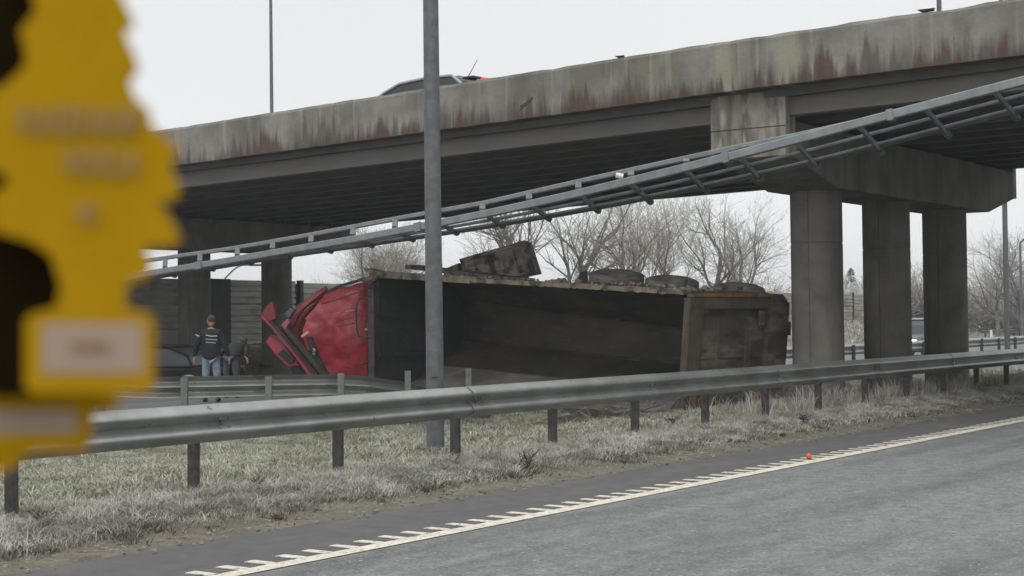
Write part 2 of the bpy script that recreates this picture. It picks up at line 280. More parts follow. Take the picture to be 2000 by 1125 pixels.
# ------------------------------------------------------------------ mesh helpers
class MB:
    def __init__(s): s.v = []; s.f = []
    def quad(s, a, b, c, d):
        i = len(s.v); s.v += [Vector(a), Vector(b), Vector(c), Vector(d)]; s.f.append((i, i + 1, i + 2, i + 3)); return s
    def poly(s, pts):
        i = len(s.v); s.v += [Vector(p) for p in pts]; s.f.append(tuple(range(i, i + len(pts)))); return s
    def box(s, c, size, rot=None):
        c = Vector(c); hx, hy, hz = [k / 2 for k in size]; i = len(s.v)
        for x, y, z in ((-1, -1, -1), (1, -1, -1), (1, 1, -1), (-1, 1, -1), (-1, -1, 1), (1, -1, 1), (1, 1, 1), (-1, 1, 1)):
            p = Vector((x * hx, y * hy, z * hz))
            if rot: p = rot @ p
            s.v.append(c + p)
        for q in ((0, 3, 2, 1), (4, 5, 6, 7), (0, 1, 5, 4), (1, 2, 6, 5), (2, 3, 7, 6), (3, 0, 4, 7)): s.f.append(tuple(i + k for k in q))
        return s
    def hexa(s, b, t):
        i = len(s.v); s.v += [Vector(p) for p in b] + [Vector(p) for p in t]; n = len(b)
        s.f.append(tuple(i + n - 1 - k for k in range(n))); s.f.append(tuple(i + n + k for k in range(n)))
        for k in range(n): s.f.append((i + k, i + (k + 1) % n, i + n + (k + 1) % n, i + n + k))
        return s
    def tube(s, pts, rads, n=8, cap=True):
        pts = [Vector(p) for p in pts]
        if not hasattr(rads, '__len__'): rads = [rads] * len(pts)
        i0 = len(s.v); ref = None
        for k, p in enumerate(pts):
            d = (pts[min(k + 1, len(pts) - 1)] - pts[max(k - 1, 0)]).normalized()
            if ref is None: ref = Vector((0, 0, 1)) if abs(d.z) < .9 else Vector((1, 0, 0))
            x = d.cross(ref).normalized(); y = x.cross(d).normalized(); ref = y
            for j in range(n):
                t = 2 * math.pi * (j + .5) / n
                s.v.append(p + (x * math.cos(t) + y * math.sin(t)) * rads[k])
        for k in range(len(pts) - 1):
            for j in range(n):
                a = i0 + k * n + j; b = i0 + k * n + (j + 1) % n
                s.f.append((a, b, b + n, a + n))
        if cap:
            s.f.append(tuple(i0 + j for j in reversed(range(n)))); e = i0 + (len(pts) - 1) * n
            s.f.append(tuple(e + j for j in range(n)))
        return s
    def rectbar(s, p, q, w, h):      # bar of w (sideways) by h (up)
        p = Vector(p); q = Vector(q); d = (q - p).normalized()
        x = d.cross(Vector((0, 0, 1)))
        x = x.normalized() if x.length > 1e-4 else Vector((1, 0, 0))
        y = x.cross(d).normalized()
        c = [x * sx * w / 2 + y * sy * h / 2 for sx, sy in ((-1, -1), (1, -1), (1, 1), (-1, 1))]
        return s.hexa([p + k for k in c], [q + k for k in c])
    def sweep(s, prof, path, closed=True, side=None):   # prof: (out, up); path points; side vectors
        i0 = len(s.v); n = len(prof)
        for p, o in zip(path, side):
            for (u, w) in prof: s.v.append(Vector(p) + Vector(o) * u + Vector((0, 0, w)))
        for k in range(len(path) - 1):
            for j in range(n if closed else n - 1):
                a = i0 + k * n + j; b = i0 + k * n + (j + 1) % n
                s.f.append((a, b, b + n, a + n))
        if closed:
            s.f.append(tuple(i0 + j for j in reversed(range(n)))); e = i0 + (len(path) - 1) * n
            s.f.append(tuple(e + j for j in range(n)))
        return s
    def lathe(s, prof, n=24, c=(0, 0, 0), rot=None):   # prof: (r, z)
        c = Vector(c); i0 = len(s.v); m = len(prof)
        for j in range(n):
            t = 2 * math.pi * j / n
            for (r, z) in prof:
                p = Vector((r * math.cos(t), r * math.sin(t), z))
                if rot: p = rot @ p
                s.v.append(c + p)
        for j in range(n):
            for k in range(m - 1):
                a = i0 + j * m + k; b = i0 + ((j + 1) % n) * m + k
                s.f.append((a, b, b + 1, a + 1))
        return s
    def build(s, name, m, parent=None, smooth=False, bevel=0.0, local=False):
        me = bpy.data.meshes.new(name); off = Vector((0, 0, 0))
        if parent is not None and not local: off = wloc(parent)
        me.from_pydata([tuple(p - off) for p in s.v], [], s.f); me.update()
        me.materials.append(M[m])
        bm = bmesh.new(); bm.from_mesh(me); bmesh.ops.recalc_face_normals(bm, faces=bm.faces); bm.to_mesh(me); bm.free()
        if smooth:
            for p in me.polygons: p.use_smooth = True
            try: me.set_sharp_from_angle(angle=R(42))
            except Exception: pass
        o = bpy.data.objects.new(name, me); COL.objects.link(o)
        if parent is not None: o.parent = parent
        if bevel:
            bv = o.modifiers.new('bevel', 'BEVEL'); bv.width = bevel; bv.segments = 2; bv.limit_method = 'ANGLE'
        return o
def wloc(o):
    l = Vector(o.location)
    while o.parent is not None: o = o.parent; l += Vector(o.location)
    return l
def tag(o, label=None, cat=None, group=None, kind=None):
    if label: o['label'] = label
    if cat: o['category'] = cat
    if group: o['group'] = group
    if kind: o['kind'] = kind
    return o
def empty(name, loc, label, cat, group=None, rz=0.0):
    o = bpy.data.objects.new(name, None); COL.objects.link(o); o.location = loc; o.rotation_euler = (0, 0, rz)
    o.empty_display_size = .3
    return tag(o, label, cat, group)
def dup(o, loc, parent=None):
    c = o.copy(); COL.objects.link(c); c.location = loc
    if parent is not None: c.parent = parent
    return c
def copy_tree(o, parent=None):
    c = o.copy(); COL.objects.link(c)
    if parent is not None: c.parent = parent
    for ch in [k for k in bpy.data.objects if k.parent == o]: copy_tree(ch, c)
    return c

# ================================================================== SETTING
# ---- ground sheet
def terrain():
    As = list(np.arange(-30, 0, 3)) + list(np.arange(0, 50, .5)) + list(np.arange(50, 130, 2)) + list(np.arange(130, 400, 30)) + [500, 700, 1000, 1500]
    Bs = [-300, -100, -50, -20, -8] + list(np.arange(0, 8, 2)) + list(np.arange(8, 20, .5)) + list(np.arange(20, 31, 2)) + list(np.arange(31, 40, .5)) + list(np.arange(40, 80, 4)) + [100, 150, 250, 500, 900, 1500]
    v = []; f = []
    for a in As:
        for b in Bs:
            z = gz(a, b)
            if b < 9.2 or 19.2 < b < 31: z = -0.03
            v.append(P(a, b, z))
    n = len(Bs)
    for i in range(len(As) - 1):
        for j in range(n - 1): f.append((i * n + j, i * n + j + 1, (i + 1) * n + j + 1, (i + 1) * n + j))
    m = MB(); m.v = v; m.f = f
    return tag(m.build('ground', 'ground', smooth=True), 'frosty grey-green grass ground between and beside the carriageways', kind='structure')
terrain()
def strip(name, b0, b1, a0, a1, z, mt, label, step=None, kind='structure'):
    m = MB(); As = np.arange(a0, a1 + .01, step or (a1 - a0))
    n = 5; v = []; f = []
    for a in As:
        for j in range(n):
            b = b0 + (b1 - b0) * j / (n - 1)
            if callable(z): zz = z(a, b)
            else: zz = z
            v.append(P(a, b, zz))
    for i in range(len(As) - 1):
        for j in range(n - 1): f.append((i * n + j, i * n + j + 1, (i + 1) * n + j + 1, (i + 1) * n + j))
    m.v = v; m.f = f
    return tag(m.build(name, mt), label, kind=kind)
strip('road', -9, 7.16, -40, 600, 0.0, 'road', 'grey asphalt carriageway in the foreground')
# shoulder with an uneven outer edge
m = MB(); prev = None
for a in np.arange(-20, 300, .25):
    e = 8.38 + .07 * mnoise.noise(Vector((a * .9, 0, 0))) + .05 * mnoise.noise(Vector((a * 3.7, 3, 0)))
    cur = (P(a, 7.16, 0.0), P(a, e, 0.004))
    if prev: m.quad(prev[0], prev[1], cur[1], cur[0])
    prev = cur
tag(m.build('road_shoulder', 'shoulder'), 'dark asphalt hard shoulder outside the edge line', kind='structure')
# dirt verge: bumpy sheet under the shoulder's edge
m = MB(); v = []; f = []; As = np.arange(-4, 110, .22); Bs = np.arange(8.05, 9.75, .12); n = len(Bs)
for a in As:
    for b in Bs:
        z = 0.016 + .10 * smooth(8.45, 9.5, b) + (.028 * (mnoise.noise(Vector((a * 3, b * 3, 0))) + .6 * mnoise.noise(Vector((a * 9, b * 9, 7))))) * smooth(8.35, 8.7, b)
        if b < 8.3: z = -0.02
        v.append(P(a, b, z))
for i in range(len(As) - 1):
    for j in range(n - 1): f.append((i * n + j, i * n + j + 1, (i + 1) * n + j + 1, (i + 1) * n + j))
m.v = v; m.f = f
tag(m.build('dirt_verge', 'dirt', smooth=True), 'strip of brown sandy dirt along the shoulder', kind='structure')
strip('opposite_road', 19.3, 30.8, -40, 600, 0.012, 'far_road', 'pale frosty carriageway beyond the median', step=20)
# bare brown bank under the noise barrier
strip('bare_bank', 31.2, 36.3, 5, 60, lambda a, b: gz(a, b) + .02, 'bank', 'bare brown bank below the noise barrier on the left', step=1)

# ---- edge line with its comb of bars
line = empty('edge_line', P(4, 7.1, 0.006), 'worn cream edge line with a comb of short rumble bars on the road', None)
line['kind'] = 'structure'
del_keys = [k for k in ('category',) if k in line]
m = MB()
for a0 in np.arange(-6, 300, 2.0):
    m.quad(P(a0, 7.025, .006), P(a0 + 2, 7.025, .006), P(a0 + 2, 7.185, .006), P(a0, 7.185, .006))
m.build('painted_line', 'paint', line)
bar_meshes = []
for k in range(5):
    mb = MB(); w = .078 + .016 * random.random(); l = .205 + .035 * random.random()
    j = [random.uniform(-.006, .006) for _ in range(8)]
    p0 = [P(0 + j[0], 0, 0), P(w + j[1], 0, 0), P(w + j[2], l + j[3], 0), P(j[4], l + j[5], 0)]
    mb.hexa([p for p in p0], [p + Vector((0, 0, .006)) for p in p0])
    o = mb.build('rumble_bar', 'paint', line, local=True); bar_meshes.append(o)
for k, o in enumerate(bar_meshes): o.location = P(3 + .272 * k, 7.182, .003) - line.location
for k in range(5, 205):
    c = dup(bar_meshes[random.randrange(5)], P(3 + .272 * k + random.uniform(-.01, .01), 7.182, .003) - line.location, line)
# wet/dark bars base
# small orange-red reflector ball lying by the line
q = T(1580, 897, 17.2); qa, qb = ab(q)
m = MB(); m.lathe([(0, 0), (.018, .0), (.030, .012), (.032, .03), (.028, .05), (.014, .062), (0, .064)], 14, P(qa, qb, .008))
tag(m.build('road_reflector', 'orange', smooth=True), 'small orange-red round reflector on the asphalt by the edge line', 'reflector')

# ---- W-beam guard rails
def wprof(h=.335, d=.083, t=.006):
    pts = []
    for k in range(25):
        w = -h / 2 + h * k / 24; c = .5 * (1 - math.cos(4 * math.pi * k / 24))
        pts.append((d * (c ** .75 if c > 0 else 0), w))
    back = [(u - t, w) for u, w in reversed(pts)]
    return pts + back
def beam_section(L, out, along, sag=0.0, jt=0.0):
    m = MB(); prof = wprof(); ns = 6
    path = [Vector(along) * (L * k / ns) for k in range(ns + 1)]
    m.sweep(prof, path, True, [Vector(out)] * (ns + 1))
    return m
U = P(1, 0, 0); V = P(0, 1, 0)
RAIL_TOP = .885
def post_mesh(h, out, along, w=.10, d=.055, t=.006):
    m = MB()   # C-section post, standing on z = 0
    o = Vector(out); al = Vector(along)
    def bx(c0, c1, d0, d1):
        b = [al * c0 + o * d0, al * c1 + o * d0, al * c1 + o * d1, al * c0 + o * d1]
        m.hexa(b, [p + Vector((0, 0, h)) for p in b])
    bx(-d / 2, d / 2, -w / 2, -w / 2 + t); bx(-d / 2, d / 2, w / 2 - t, w / 2); bx(-d / 2, -d / 2 + t, -w / 2 + t, w / 2 - t)
    return m
rail_near = empty('guard_rail', P(0, 10.05, 0), 'long galvanised W-beam guard rail on dark posts running across the whole foreground', 'guard rail', 'steel guard rails')
PS = 1.895
A0 = 13.34 - 8 * PS   # a post stands near a = 13.6
first = None; bolt0 = None
for k in range(0, 20):
    a = A0 + k * 2 * PS; dz = (-1) ** k * .0015
    if first is None:
        mm = beam_section(2 * PS + .25, -V, U); first = mm.build('beam', 'galv', rail_near, smooth=True, local=True); o = first
    else: o = dup(first, (0, 0, 0), rail_near)
    o.location = P(a, 10.03 + (k % 2) * .013, RAIL_TOP - .165 + dz) - Vector(rail_near.location) ; o.rotation_euler = (0, 0, random.uniform(-.0006, .0006))
firstp = None
for k in range(0, 42):
    a = A0 + k * PS - .12
    if firstp is None:
        firstp = post_mesh(.95, V, U).build('post', 'post', rail_near, local=True); o = firstp
        bm_ = MB()
        bm_.box((0, 0, 0), (.03, .03, .03)); 
    else: o = dup(firstp, (0, 0, 0), rail_near)
    o.location = P(a, 10.12, -.12) - Vector(rail_near.location); o.rotation_euler = (random.uniform(-.012, .012), random.uniform(-.012, .012), random.uniform(-.04, .04))
fb = None
for k in range(0, 20):
    for (da, dz) in ((.06, .04), (.06, -.04), (.18, .04), (.18, -.04), (.12, 0)):
        if fb is None:
            mm = MB(); mm.lathe([(0, .014), (.012, .012), (.017, 0), (.017, -.006)], 8, (0, 0, 0), (-V).to_track_quat('Z', 'X').to_matrix())
            fb = mm.build('bolt', 'galv_dull', rail_near, local=True); o = fb
        else: o = dup(fb, (0, 0, 0), rail_near)
        off = .02 if dz == 0 else .052
        o.location = P(A0 + k * 2 * PS + da, 10.03 - off, RAIL_TOP - .165 + dz) - Vector(rail_near.location)

def poly_rail(name, pts, spacing, label, front, mt='galv_dull', prise=.04, posts=None, ph=.82):
    e = empty(name, (pts[0].x, pts[0].y, 0), label, 'guard rail', 'steel guard rails')
    # resample
    path = [pts[0]]
    for i in range(len(pts) - 1):
        n = max(1, int((pts[i + 1] - pts[i]).length / .5))
        for k in range(1, n + 1): path.append(pts[i].lerp(pts[i + 1], k / n))
    sides = []
    for k, p in enumerate(path):
        d = path[min(k + 1, len(path) - 1)] - path[max(k - 1, 0)]; d.z = 0; d.normalize()
        s = Vector((d.y, -d.x, 0)) * front; sides.append(s)
    n = len(path); step = 8
    for i in range(0, n - 1, step):
        seg = path[i:i + step + 1]
        if len(seg) < 2: break
        m = MB(); m.sweep(wprof(), seg, True, sides[i:i + step + 1]); m.build('beam', mt, e, smooth=True)
    return e, path, sides
# left damaged section (we look at its back, posts on our side)
lp = [T(60, 752, 23.2), T(180, 752, 23.4), T(310, 757, 23.8), T(420, 755, 24.2), T(530, 752.5, 24.7), T(650, 751, 25.3), T(720, 755, 25.7), T(780, 763, 26.2), T(840, 777, 26.8), T(900, 792, 27.2), T(960, 810, 27.6)]
e2, path2, sides2 = poly_rail('guard_rail', lp, 1.3, 'bent galvanised guard rail before the red cab, its right end dipping', -1, 'galv')
for x, y, Y in ((200, 734, 23.35), (362, 737, 23.95), (526, 735, 24.6), (667, 729, 25.3), (797, 724, 26.2), (915, 719, 27.1)):
    p = T(x, y, Y); m = MB()
    d = Vector((.97, .05, 0)).normalized(); o_ = Vector((0, -1, 0))
    m2 = post_mesh(p.z + .1, o_, d, .09, .10)
    for q_ in m2.v: q_ += Vector((p.x, p.y - .07, -.1))
    m2.build('post', 'galv_dull', e2)
# right section behind the columns
e3, _, _ = poly_rail('guard_rail', [P(a, 18.75, .62 ) for a in np.arange(30, 150, 4)], 2, 'far guard rail behind the bridge columns, beside the car with lit headlights', 1, 'galv')
pm = None
for k in range(50):
    if pm is None: pm = post_mesh(.8, V, U, .1, .06).build('post', 'post', e3, local=True); o = pm
    else: o = dup(pm, (0, 0, 0), e3)
    o.location = P(30.5 + 2 * k, 18.66, -.05) - Vector(e3.location)
e4, _, _ = poly_rail('guard_rail', [P(a, 32.2, .62) for a in np.arange(98, 220, 8)], 2, 'farthest guard rail, a thin dark line across the field at the right', -1)
pm = None
for k in range(50):
    if pm is None: pm = post_mesh(.8, V, U, .1, .06).build('post', 'post', e4, local=True); o = pm
    else: o = dup(pm, (0, 0, 0), e4)
    o.location = P(98.5 + 2.4 * k, 32.3, -.05) - Vector(e4.location)

# ================================================================== OVERPASS
B0 = 11.8; SKEW = .06
def Q(a, b, z):                   # bridge deck point: skewed and on its grade
    return P(a + SKEW * (b - B0), b, z - .013 * (b - B0) if b > B0 else z + .004 * (B0 - b))
bridge = empty('overpass_bridge', P(30, B0, 0), 'concrete road overpass with stained edge and dark ribbed underside crossing the whole picture', 'bridge')
AE, AF = 23.45, 36.9
ZB, ZT = 5.47, 6.34
bs_ = list(np.arange(-14, 62, .25))
# edge beam / parapet with a chipped top
def parapet(a_out, a_in, name, mt):
    v = []; f = []
    for i, b in enumerate(bs_):
        n1 = mnoise.noise(Vector((b * 1.7, a_out, 0))); n2 = mnoise.noise(Vector((b * 6.1, a_out, 5)))
        chip = -.010 * max(0, n1 - .15) * 2 + .012 * n2 + .010 * mnoise.noise(Vector((b * 15, a_out, 9)))
        if name == 'edge_beam' and 5 < b < 12.4 and n1 > 0: chip -= .015
        o = .006 * n2
        v += [Q(a_out + o, b, ZB + .012 * n2), Q(a_out + o, b, ZT - .06 + chip * .3), Q(a_out + .03, b, ZT + chip), Q(a_in - .02, b, ZT + .01 + chip * .5), Q(a_in, b, ZT - .05), Q(a_in, b, ZB)]
    for i in range(len(bs_) - 1):
        for j in range(6):
            a_ = i * 6 + j; b_ = i * 6 + (j + 1) % 6
            f.append((a_, b_, b_ + 6, a_ + 6))
    m = MB(); m.v = v; m.f = f
    return m.build(name, mt, bridge)
parapet(AE, AE + .30, 'edge_beam', 'fascia')
parapet(AF, AF - .30, 'edge_beam', 'fascia')
m = MB()
m.hexa([Q(AE + .30, -14, ZB), Q(AF - .30, -14, ZB), Q(AF - .30, 61.75, ZB), Q(AE + .30, 61.75, ZB)],
       [Q(AE + .30, -14, ZB + .22), Q(AF - .30, -14, ZB + .22), Q(AF - .30, 61.75, ZB + .22), Q(AE + .30, 61.75, ZB + .22)])
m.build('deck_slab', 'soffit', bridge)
# girders along the bridge: in spans between the pier caps
spans = [(-14, 11.76), (11.84, 33.36), (33.44, 61.7)]
GZ = 5.02
ga = [AE + .62 + k * 1.09 for k in range(12)]
for (b0, b1) in spans:
    for gi, g in enumerate(ga):
        m = MB()
        prof = [(-.13, GZ), (.13, GZ), (.13, GZ + .12), (.07, GZ + .2), (.07, ZB - .002), (-.07, ZB - .002), (-.07, GZ + .2), (-.13, GZ + .12)]
        if gi in (0, 11): prof = [(-.13, GZ), (.13, GZ), (.13, ZB - .002), (-.13, ZB - .002)]
        m.hexa([Q(g + u, b0, w) for u, w in prof], [Q(g + u, b1, w) for u, w in prof])
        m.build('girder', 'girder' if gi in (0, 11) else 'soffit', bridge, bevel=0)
# corrugated soffit boards between girders are the slab itself; bents
def bent(bc, zoff):
    sh = SKEW * (bc - B0)
    top = GZ - .013 * max(0, bc - B0) - .07; bot = 3.92 + zoff
    w0, w1 = bc - .70, bc + .70
    a0, a1 = 24.0 + sh, 36.25 + sh
    prof = [(a0, top), (a0, bot + .42), (a0 + 1.9, bot), (a1 - 1.9, bot), (a1, bot + .42), (a1, top)]
    m = MB(); m.hexa([P(a, w0, z) for a, z in prof], [P(a, w1, z) for a, z in prof])
    cap = m.build('pier_cap', 'column', bridge, bevel=.03)
    # end blocks rising beside the outer girder
    for aa, nm in ((a0 - .24, 'near'), (a1 - .22, 'far')):
        m = MB()
        zt = ZB - .013 * max(0, bc - B0) - (.03 if nm == 'near' else .3)
        c = .13
        pr = [(w0 - .01, bot + .41), (w0 - .01, zt - c), (w0 + .04, zt - .03), (w0 + c, zt), (w1 - c, zt), (w1 - .03, zt - .04), (w1 + .01, zt - c), (w1 + .01, bot + .41)]
        s = -.03 if nm == 'near' else .03
        m.hexa([P(aa + s, w, z) for w, z in pr], [P(aa + s + (.4 if nm == 'near' else .22), w, z) for w, z in pr])
        m.build('cap_end_block', 'ear', bridge, bevel=.012)
    # a cast joint line across the near block
    a0j = a0; a0 = a0 - .24
    m = MB(); m.hexa([P(a0 - .037, w0 - .015, top - .12), P(a0 - .037, w1 + .015, top - .12), P(a0 - .028, w1 + .015, top - .12), P(a0 - .028, w0 - .015, top - .12)],
                     [P(a0 - .037, w0 - .015, top - .105), P(a0 - .037, w1 + .015, top - .105), P(a0 - .028, w1 + .015, top - .105), P(a0 - .028, w0 - .015, top - .105)])
    m.build('cast_joint', 'dark_steel', bridge); a0 = a0j
    for k in range(3):
        ca = 26.5 + 3.42 * k + sh
        m = MB(); rad = .475 if bc < 20 else .47
        c = P(ca, bc, 0); n = 40; zs = [-.3, 1.2, 2.55, 2.556, 2.566, 2.572, bot + .02]
        prof = [(rad, -.3), (rad, 2.95), (rad - .012, 2.955), (rad - .012, 2.97), (rad, 2.98), (rad, bot + .03)]
        m.lathe(prof, n, c)
        co = m.build('column', 'column', bridge, smooth=True)
        # a formwork seam down the column
        mm = MB(); d = Vector((-math.cos(TH + .9), -math.sin(TH + .9), 0)) 
        d = (Vector((0, 0, 0)) - c); d.z = 0; d.normalize(); d = Matrix.Rotation(R(-18), 3, 'Z') @ d; s = Vector((-d.y, d.x, 0))
        p = c + d * (rad - .012)
        mm.hexa([p - s * .007, p + s * .007, p + s * .007 + d * .015, p - s * .007 + d * .015],
                [q_ + Vector((0, 0, bot)) for q_ in (p - s * .007, p + s * .007, p + s * .007 + d * .015, p - s * .007 + d * .015)])
        mm.build('formwork_seam', 'seam', bridge)
    for g in ga:   # bearings
        m = MB(); gg = g + sh
        m.hexa([P(gg - .12, bc - .35, top - .01), P(gg + .12, bc - .35, top - .01), P(gg + .12, bc + .35, top - .01), P(gg - .12, bc + .35, top - .01)],
               [P(gg - .12, bc - .35, top + .066), P(gg + .12, bc - .35, top + .066), P(gg + .12, bc + .35, top + .066), P(gg - .12, bc + .35, top + .066)])
        m.build('bearing', 'black', bridge)
bent(B0, 0.0); bent(33.4, -.12)
# a dark gouge on the edge beam and bits on its top
m = MB(); c = T(1160, 166, 26.9)
cp = Q(AE - .004, ab(c)[1], 0)
m.hexa([Q(AE - .008, 16.55, 5.62), Q(AE - .008, 16.25, 5.80), Q(AE - .008, 16.22, 5.86), Q(AE - .008, 16.53, 5.72)],
       [Q(AE + .03, 16.55, 5.62), Q(AE + .03, 16.25, 5.80), Q(AE + .03, 16.22, 5.86), Q(AE + .03, 16.53, 5.72)])
m.build('gouge', 'dark_steel', bridge)
for bb, s in ((14.2, .10), (8.35, .2)):
    m = MB(); m.hexa([Q(AE + .02, bb, ZT), Q(AE + .1, bb, ZT), Q(AE + .1, bb + s, ZT), Q(AE + .02, bb + s, ZT)],
                     [Q(AE + .0, bb - .05, ZT + .03), Q(AE + .1, bb, ZT + .035), Q(AE + .1, bb + s, ZT + .03), Q(AE + .0, bb + s + .06, ZT + .04)])
    m.build('chipped_concrete', 'dark_steel', bridge)

# ================================================================== NOISE BARRIER
wall = empty('noise_barrier', P(30, 36.5, 0), 'noise barrier of weathered horizontal boards on the bank beyond the far carriageway', 'wall')
WT = 3.07; board0 = []
for k in range(3):
    m = MB(); t = [0, .01, -.008][k]
    prof = [(.01, 0), (.01, .040), (-.045 + t, .042), (-.045 + t, .185), (-.03 + t, .199), (.03, .199), (.03, 0)]
    m.hexa([P(0, u, w) for u, w in prof], [P(3.84, u, w) for u, w in prof])
    board0.append(m.build('board', 'board', wall, local=True))
used = [False] * 3; cnt = 0
m = MB()
m.hexa([P(-.08, -.09, 0), P(.08, -.09, 0), P(.08, .09, 0), P(-.08, .09, 0)], [p + Vector((0, 0, 2.35)) for p in (P(-.08, -.09, 0), P(.08, -.09, 0), P(.08, .09, 0), P(-.08, .09, 0))])
post0 = m.build('post', 'board_dark', wall, local=True); pu = False
for s in range(17):
    a = 22.8 + 4 * s + (0 if s < 4 else .2)
    if 34.0 < a < 35.5: pass
    base = max(.95, gz(a + 2, 36.5)) if a > 55 else .95
    nb = 11 if a < 55 else 9
    top = WT - .05 * (s % 3 == 1)
    x0 = a + .08
    for k in range(nb):
        z = top - .2 * (k + 1)
        kk = random.randrange(3)
        if not used[kk]: o = board0[kk]; used[kk] = True
        else: o = dup(board0[kk], (0, 0, 0), wall)
        o.location = P(x0, 36.5 + random.uniform(-.012, .012), z + random.uniform(-.004, .004)) - Vector(wall.location)
    if not pu: o = post0; pu = True
    else: o = dup(post0, (0, 0, 0), wall)
    o.location = P(a, 36.5, WT - 2.35 + .03) - Vector(wall.location)
# dark service door panel in the barrier
m = MB(); aa = 34.35
m.hexa([P(aa, 36.28, .9), P(aa + 1.15, 36.28, .9), P(aa + 1.15, 36.42, .9), P(aa, 36.42, .9)], [P(aa, 36.28, WT + .02), P(aa + 1.15, 36.28, WT + .02), P(aa + 1.15, 36.42, WT + .02), P(aa, 36.42, WT + .02)])
m.build('door_panel', 'board_dark', wall, bevel=.01)
m = MB(); m.hexa([P(20, 36.40, .3), P(60, 36.40, .3), P(60, 36.6, .3), P(20, 36.6, .3)], [P(20, 36.40, .9), P(60, 36.40, .9), P(60, 36.6, .9), P(20, 36.6, .9)])
m.build('plinth', 'board_dark', wall)
m = MB(); m.hexa([P(22.8, 36.54, .5), P(90.9, 36.54, .5), P(90.9, 36.58, .5), P(22.8, 36.58, .5)], [P(22.8, 36.54, WT - .08), P(90.9, 36.54, WT - .08), P(90.9, 36.58, WT - .08), P(22.8, 36.58, WT - .08)])
m.build('backing', 'board_dark', wall)

# ================================================================== POLES
def pole(base, h, r0, r1, label, arm=None, group='lamp posts', flange=True, mt='pole'):
    e = empty('lamp_post', base, label, 'lamp post', group); base = Vector(base)
    m = MB(); n = 8
    m.tube([base + Vector((0, 0, h * k / 8)) for k in range(9)], [r0 + (r1 - r0) * k / 8 for k in range(9)], 12)
    m.build('pole', mt, e, smooth=True)
    if flange:
        m = MB(); m.lathe([(0, .03), (r0 * 1.9, .03), (r0 * 1.9, 0), (0, 0)], 10, base + Vector((0, 0, .04))); m.build('base_plate', mt, e)
        m = MB(); m.box(base + Vector((-.0, -r0 * .98, 1.05)), (.09, .02, .32)); m.build('access_door', mt, e, bevel=.004)
    if arm:
        d = Vector(arm); top = base + Vector((0, 0, h))
        pts = [top + d * t + Vector((0, 0, .55 * math.sin(min(1, t * 1.3) * math.pi / 2))) for t in np.linspace(0, 1, 8)]
        m = MB(); m.tube([top - Vector((0, 0, .2))] + pts, [r1] * 9, 6); m.build('arm', mt, e, smooth=True)
        dn = d.normalized(); rot = dn.to_track_quat('X', 'Z').to_matrix()
        m = MB(); m.box(pts[-1] + dn * .25, (.6, .22, .09), rot); m.build('lamp_head', mt, e, bevel=.03)
    return e
pb = T(851, 884, 18.0); pole((pb.x, pb.y, .06), 11, .108, .075, 'thick grey lamp post standing in the grass in front of the toppled trailer', P(0, -1.8, 0))
pb = T(534, 600, 62); pole((pb.x, pb.y, 0), 20, .10, .05, 'thin tall pole rising above the bridge left of the thick post', Vector((-1.5, 1, 0)))
pb = T(1968, 700, 49); pole((pb.x, pb.y, 0), 13, .092, .06, 'grey lamp post beyond the bridge at the right edge', Vector((-1.8, 1, 0)))
pb = T(1835, 20, 28.0); a_, b_ = ab(pb); pb = Q(AF - .6, 13.6, ZB + .2)
pt = T(1834, 5, 36.0); pole((pt.x, pt.y, ZB + .2), 8, .065, .045, 'slim lamp post standing on the bridge at the upper right', Vector((-1, .6, 0)), flange=False)
pb = T(440, 560, 64); pole((pb.x, pb.y, .5), 3.05, .05, .035, 'small street lamp with a curved arm above the barrier at left', Vector((1.0, 0.2, 0)), flange=False)
pb = T(1994, 560, 95); pole((pb.x, pb.y, 0), 6.1, .09, .07, 'curved street lamp among the trees at the far right', Vector((1.3, 0.2, 0)), flange=False)
# small white marker post in the far field
pb = T(1936, 655, 78); m = MB(); m.box((pb.x, pb.y, pb.z - .1), (.12, .05, .75)); tag(m.build('marker_post', 'stripe'), 'small white marker post in the field by the right lamp post', 'marker post')

# ================================================================== GANTRY TRUSS
gr = empty('gantry_truss', T(293, 535, 30.3), 'blue-grey steel lattice gantry hanging aslant across the picture under the bridge', 'gantry')
def interp(tbl, x):
    for i in range(len(tbl) - 1):
        if tbl[i][0] <= x <= tbl[i + 1][0]:
            t = (x - tbl[i][0]) / (tbl[i + 1][0] - tbl[i][0]); return [tbl[i][k] + (tbl[i + 1][k] - tbl[i][k]) * t for k in (1, 2)]
    return tbl[-1][1:] if x > tbl[-1][0] else tbl[0][1:]
FR = [(120, 563, 32.3), (200, 550, 31.4), (293, 534, 30.3), (420, 513.5, 28.8), (560, 489.5, 27.3), (700, 466, 25.9), (833, 441, 24.7), (960, 415.5, 23.7), (1100, 385, 22.7), (1200, 361.5, 22.1), (1300, 337.5, 21.5), (1430, 305, 20.9), (1560, 272, 20.4), (1685, 239, 20.0), (1840, 199, 19.5), (2000, 158, 19.0), (2200, 106, 18.5), (2500, 28, 17.8)]
TOPC = [(120, 540, 32.9), (200, 525, 32.0), (293, 508, 30.9), (463, 484, 28.9), (605, 459, 27.4), (770, 428, 25.8), (945, 397, 24.4), (1130, 355, 23.0), (1300, 318, 22.0), (1430, 290, 21.4), (1560, 264, 20.9), (1685, 236, 20.5), (1840, 197, 20.0), (2000, 156, 19.5), (2200, 104, 19.0), (2500, 26, 18.3)]
def dy_mid(x): return 6 + 21 * smooth(500, 1600, x)
def dy_low(x): return 9 + 44 * smooth(400, 1750, x)
xs = [120, 200, 293] + list(range(350, 2500, 50)) + [2500]
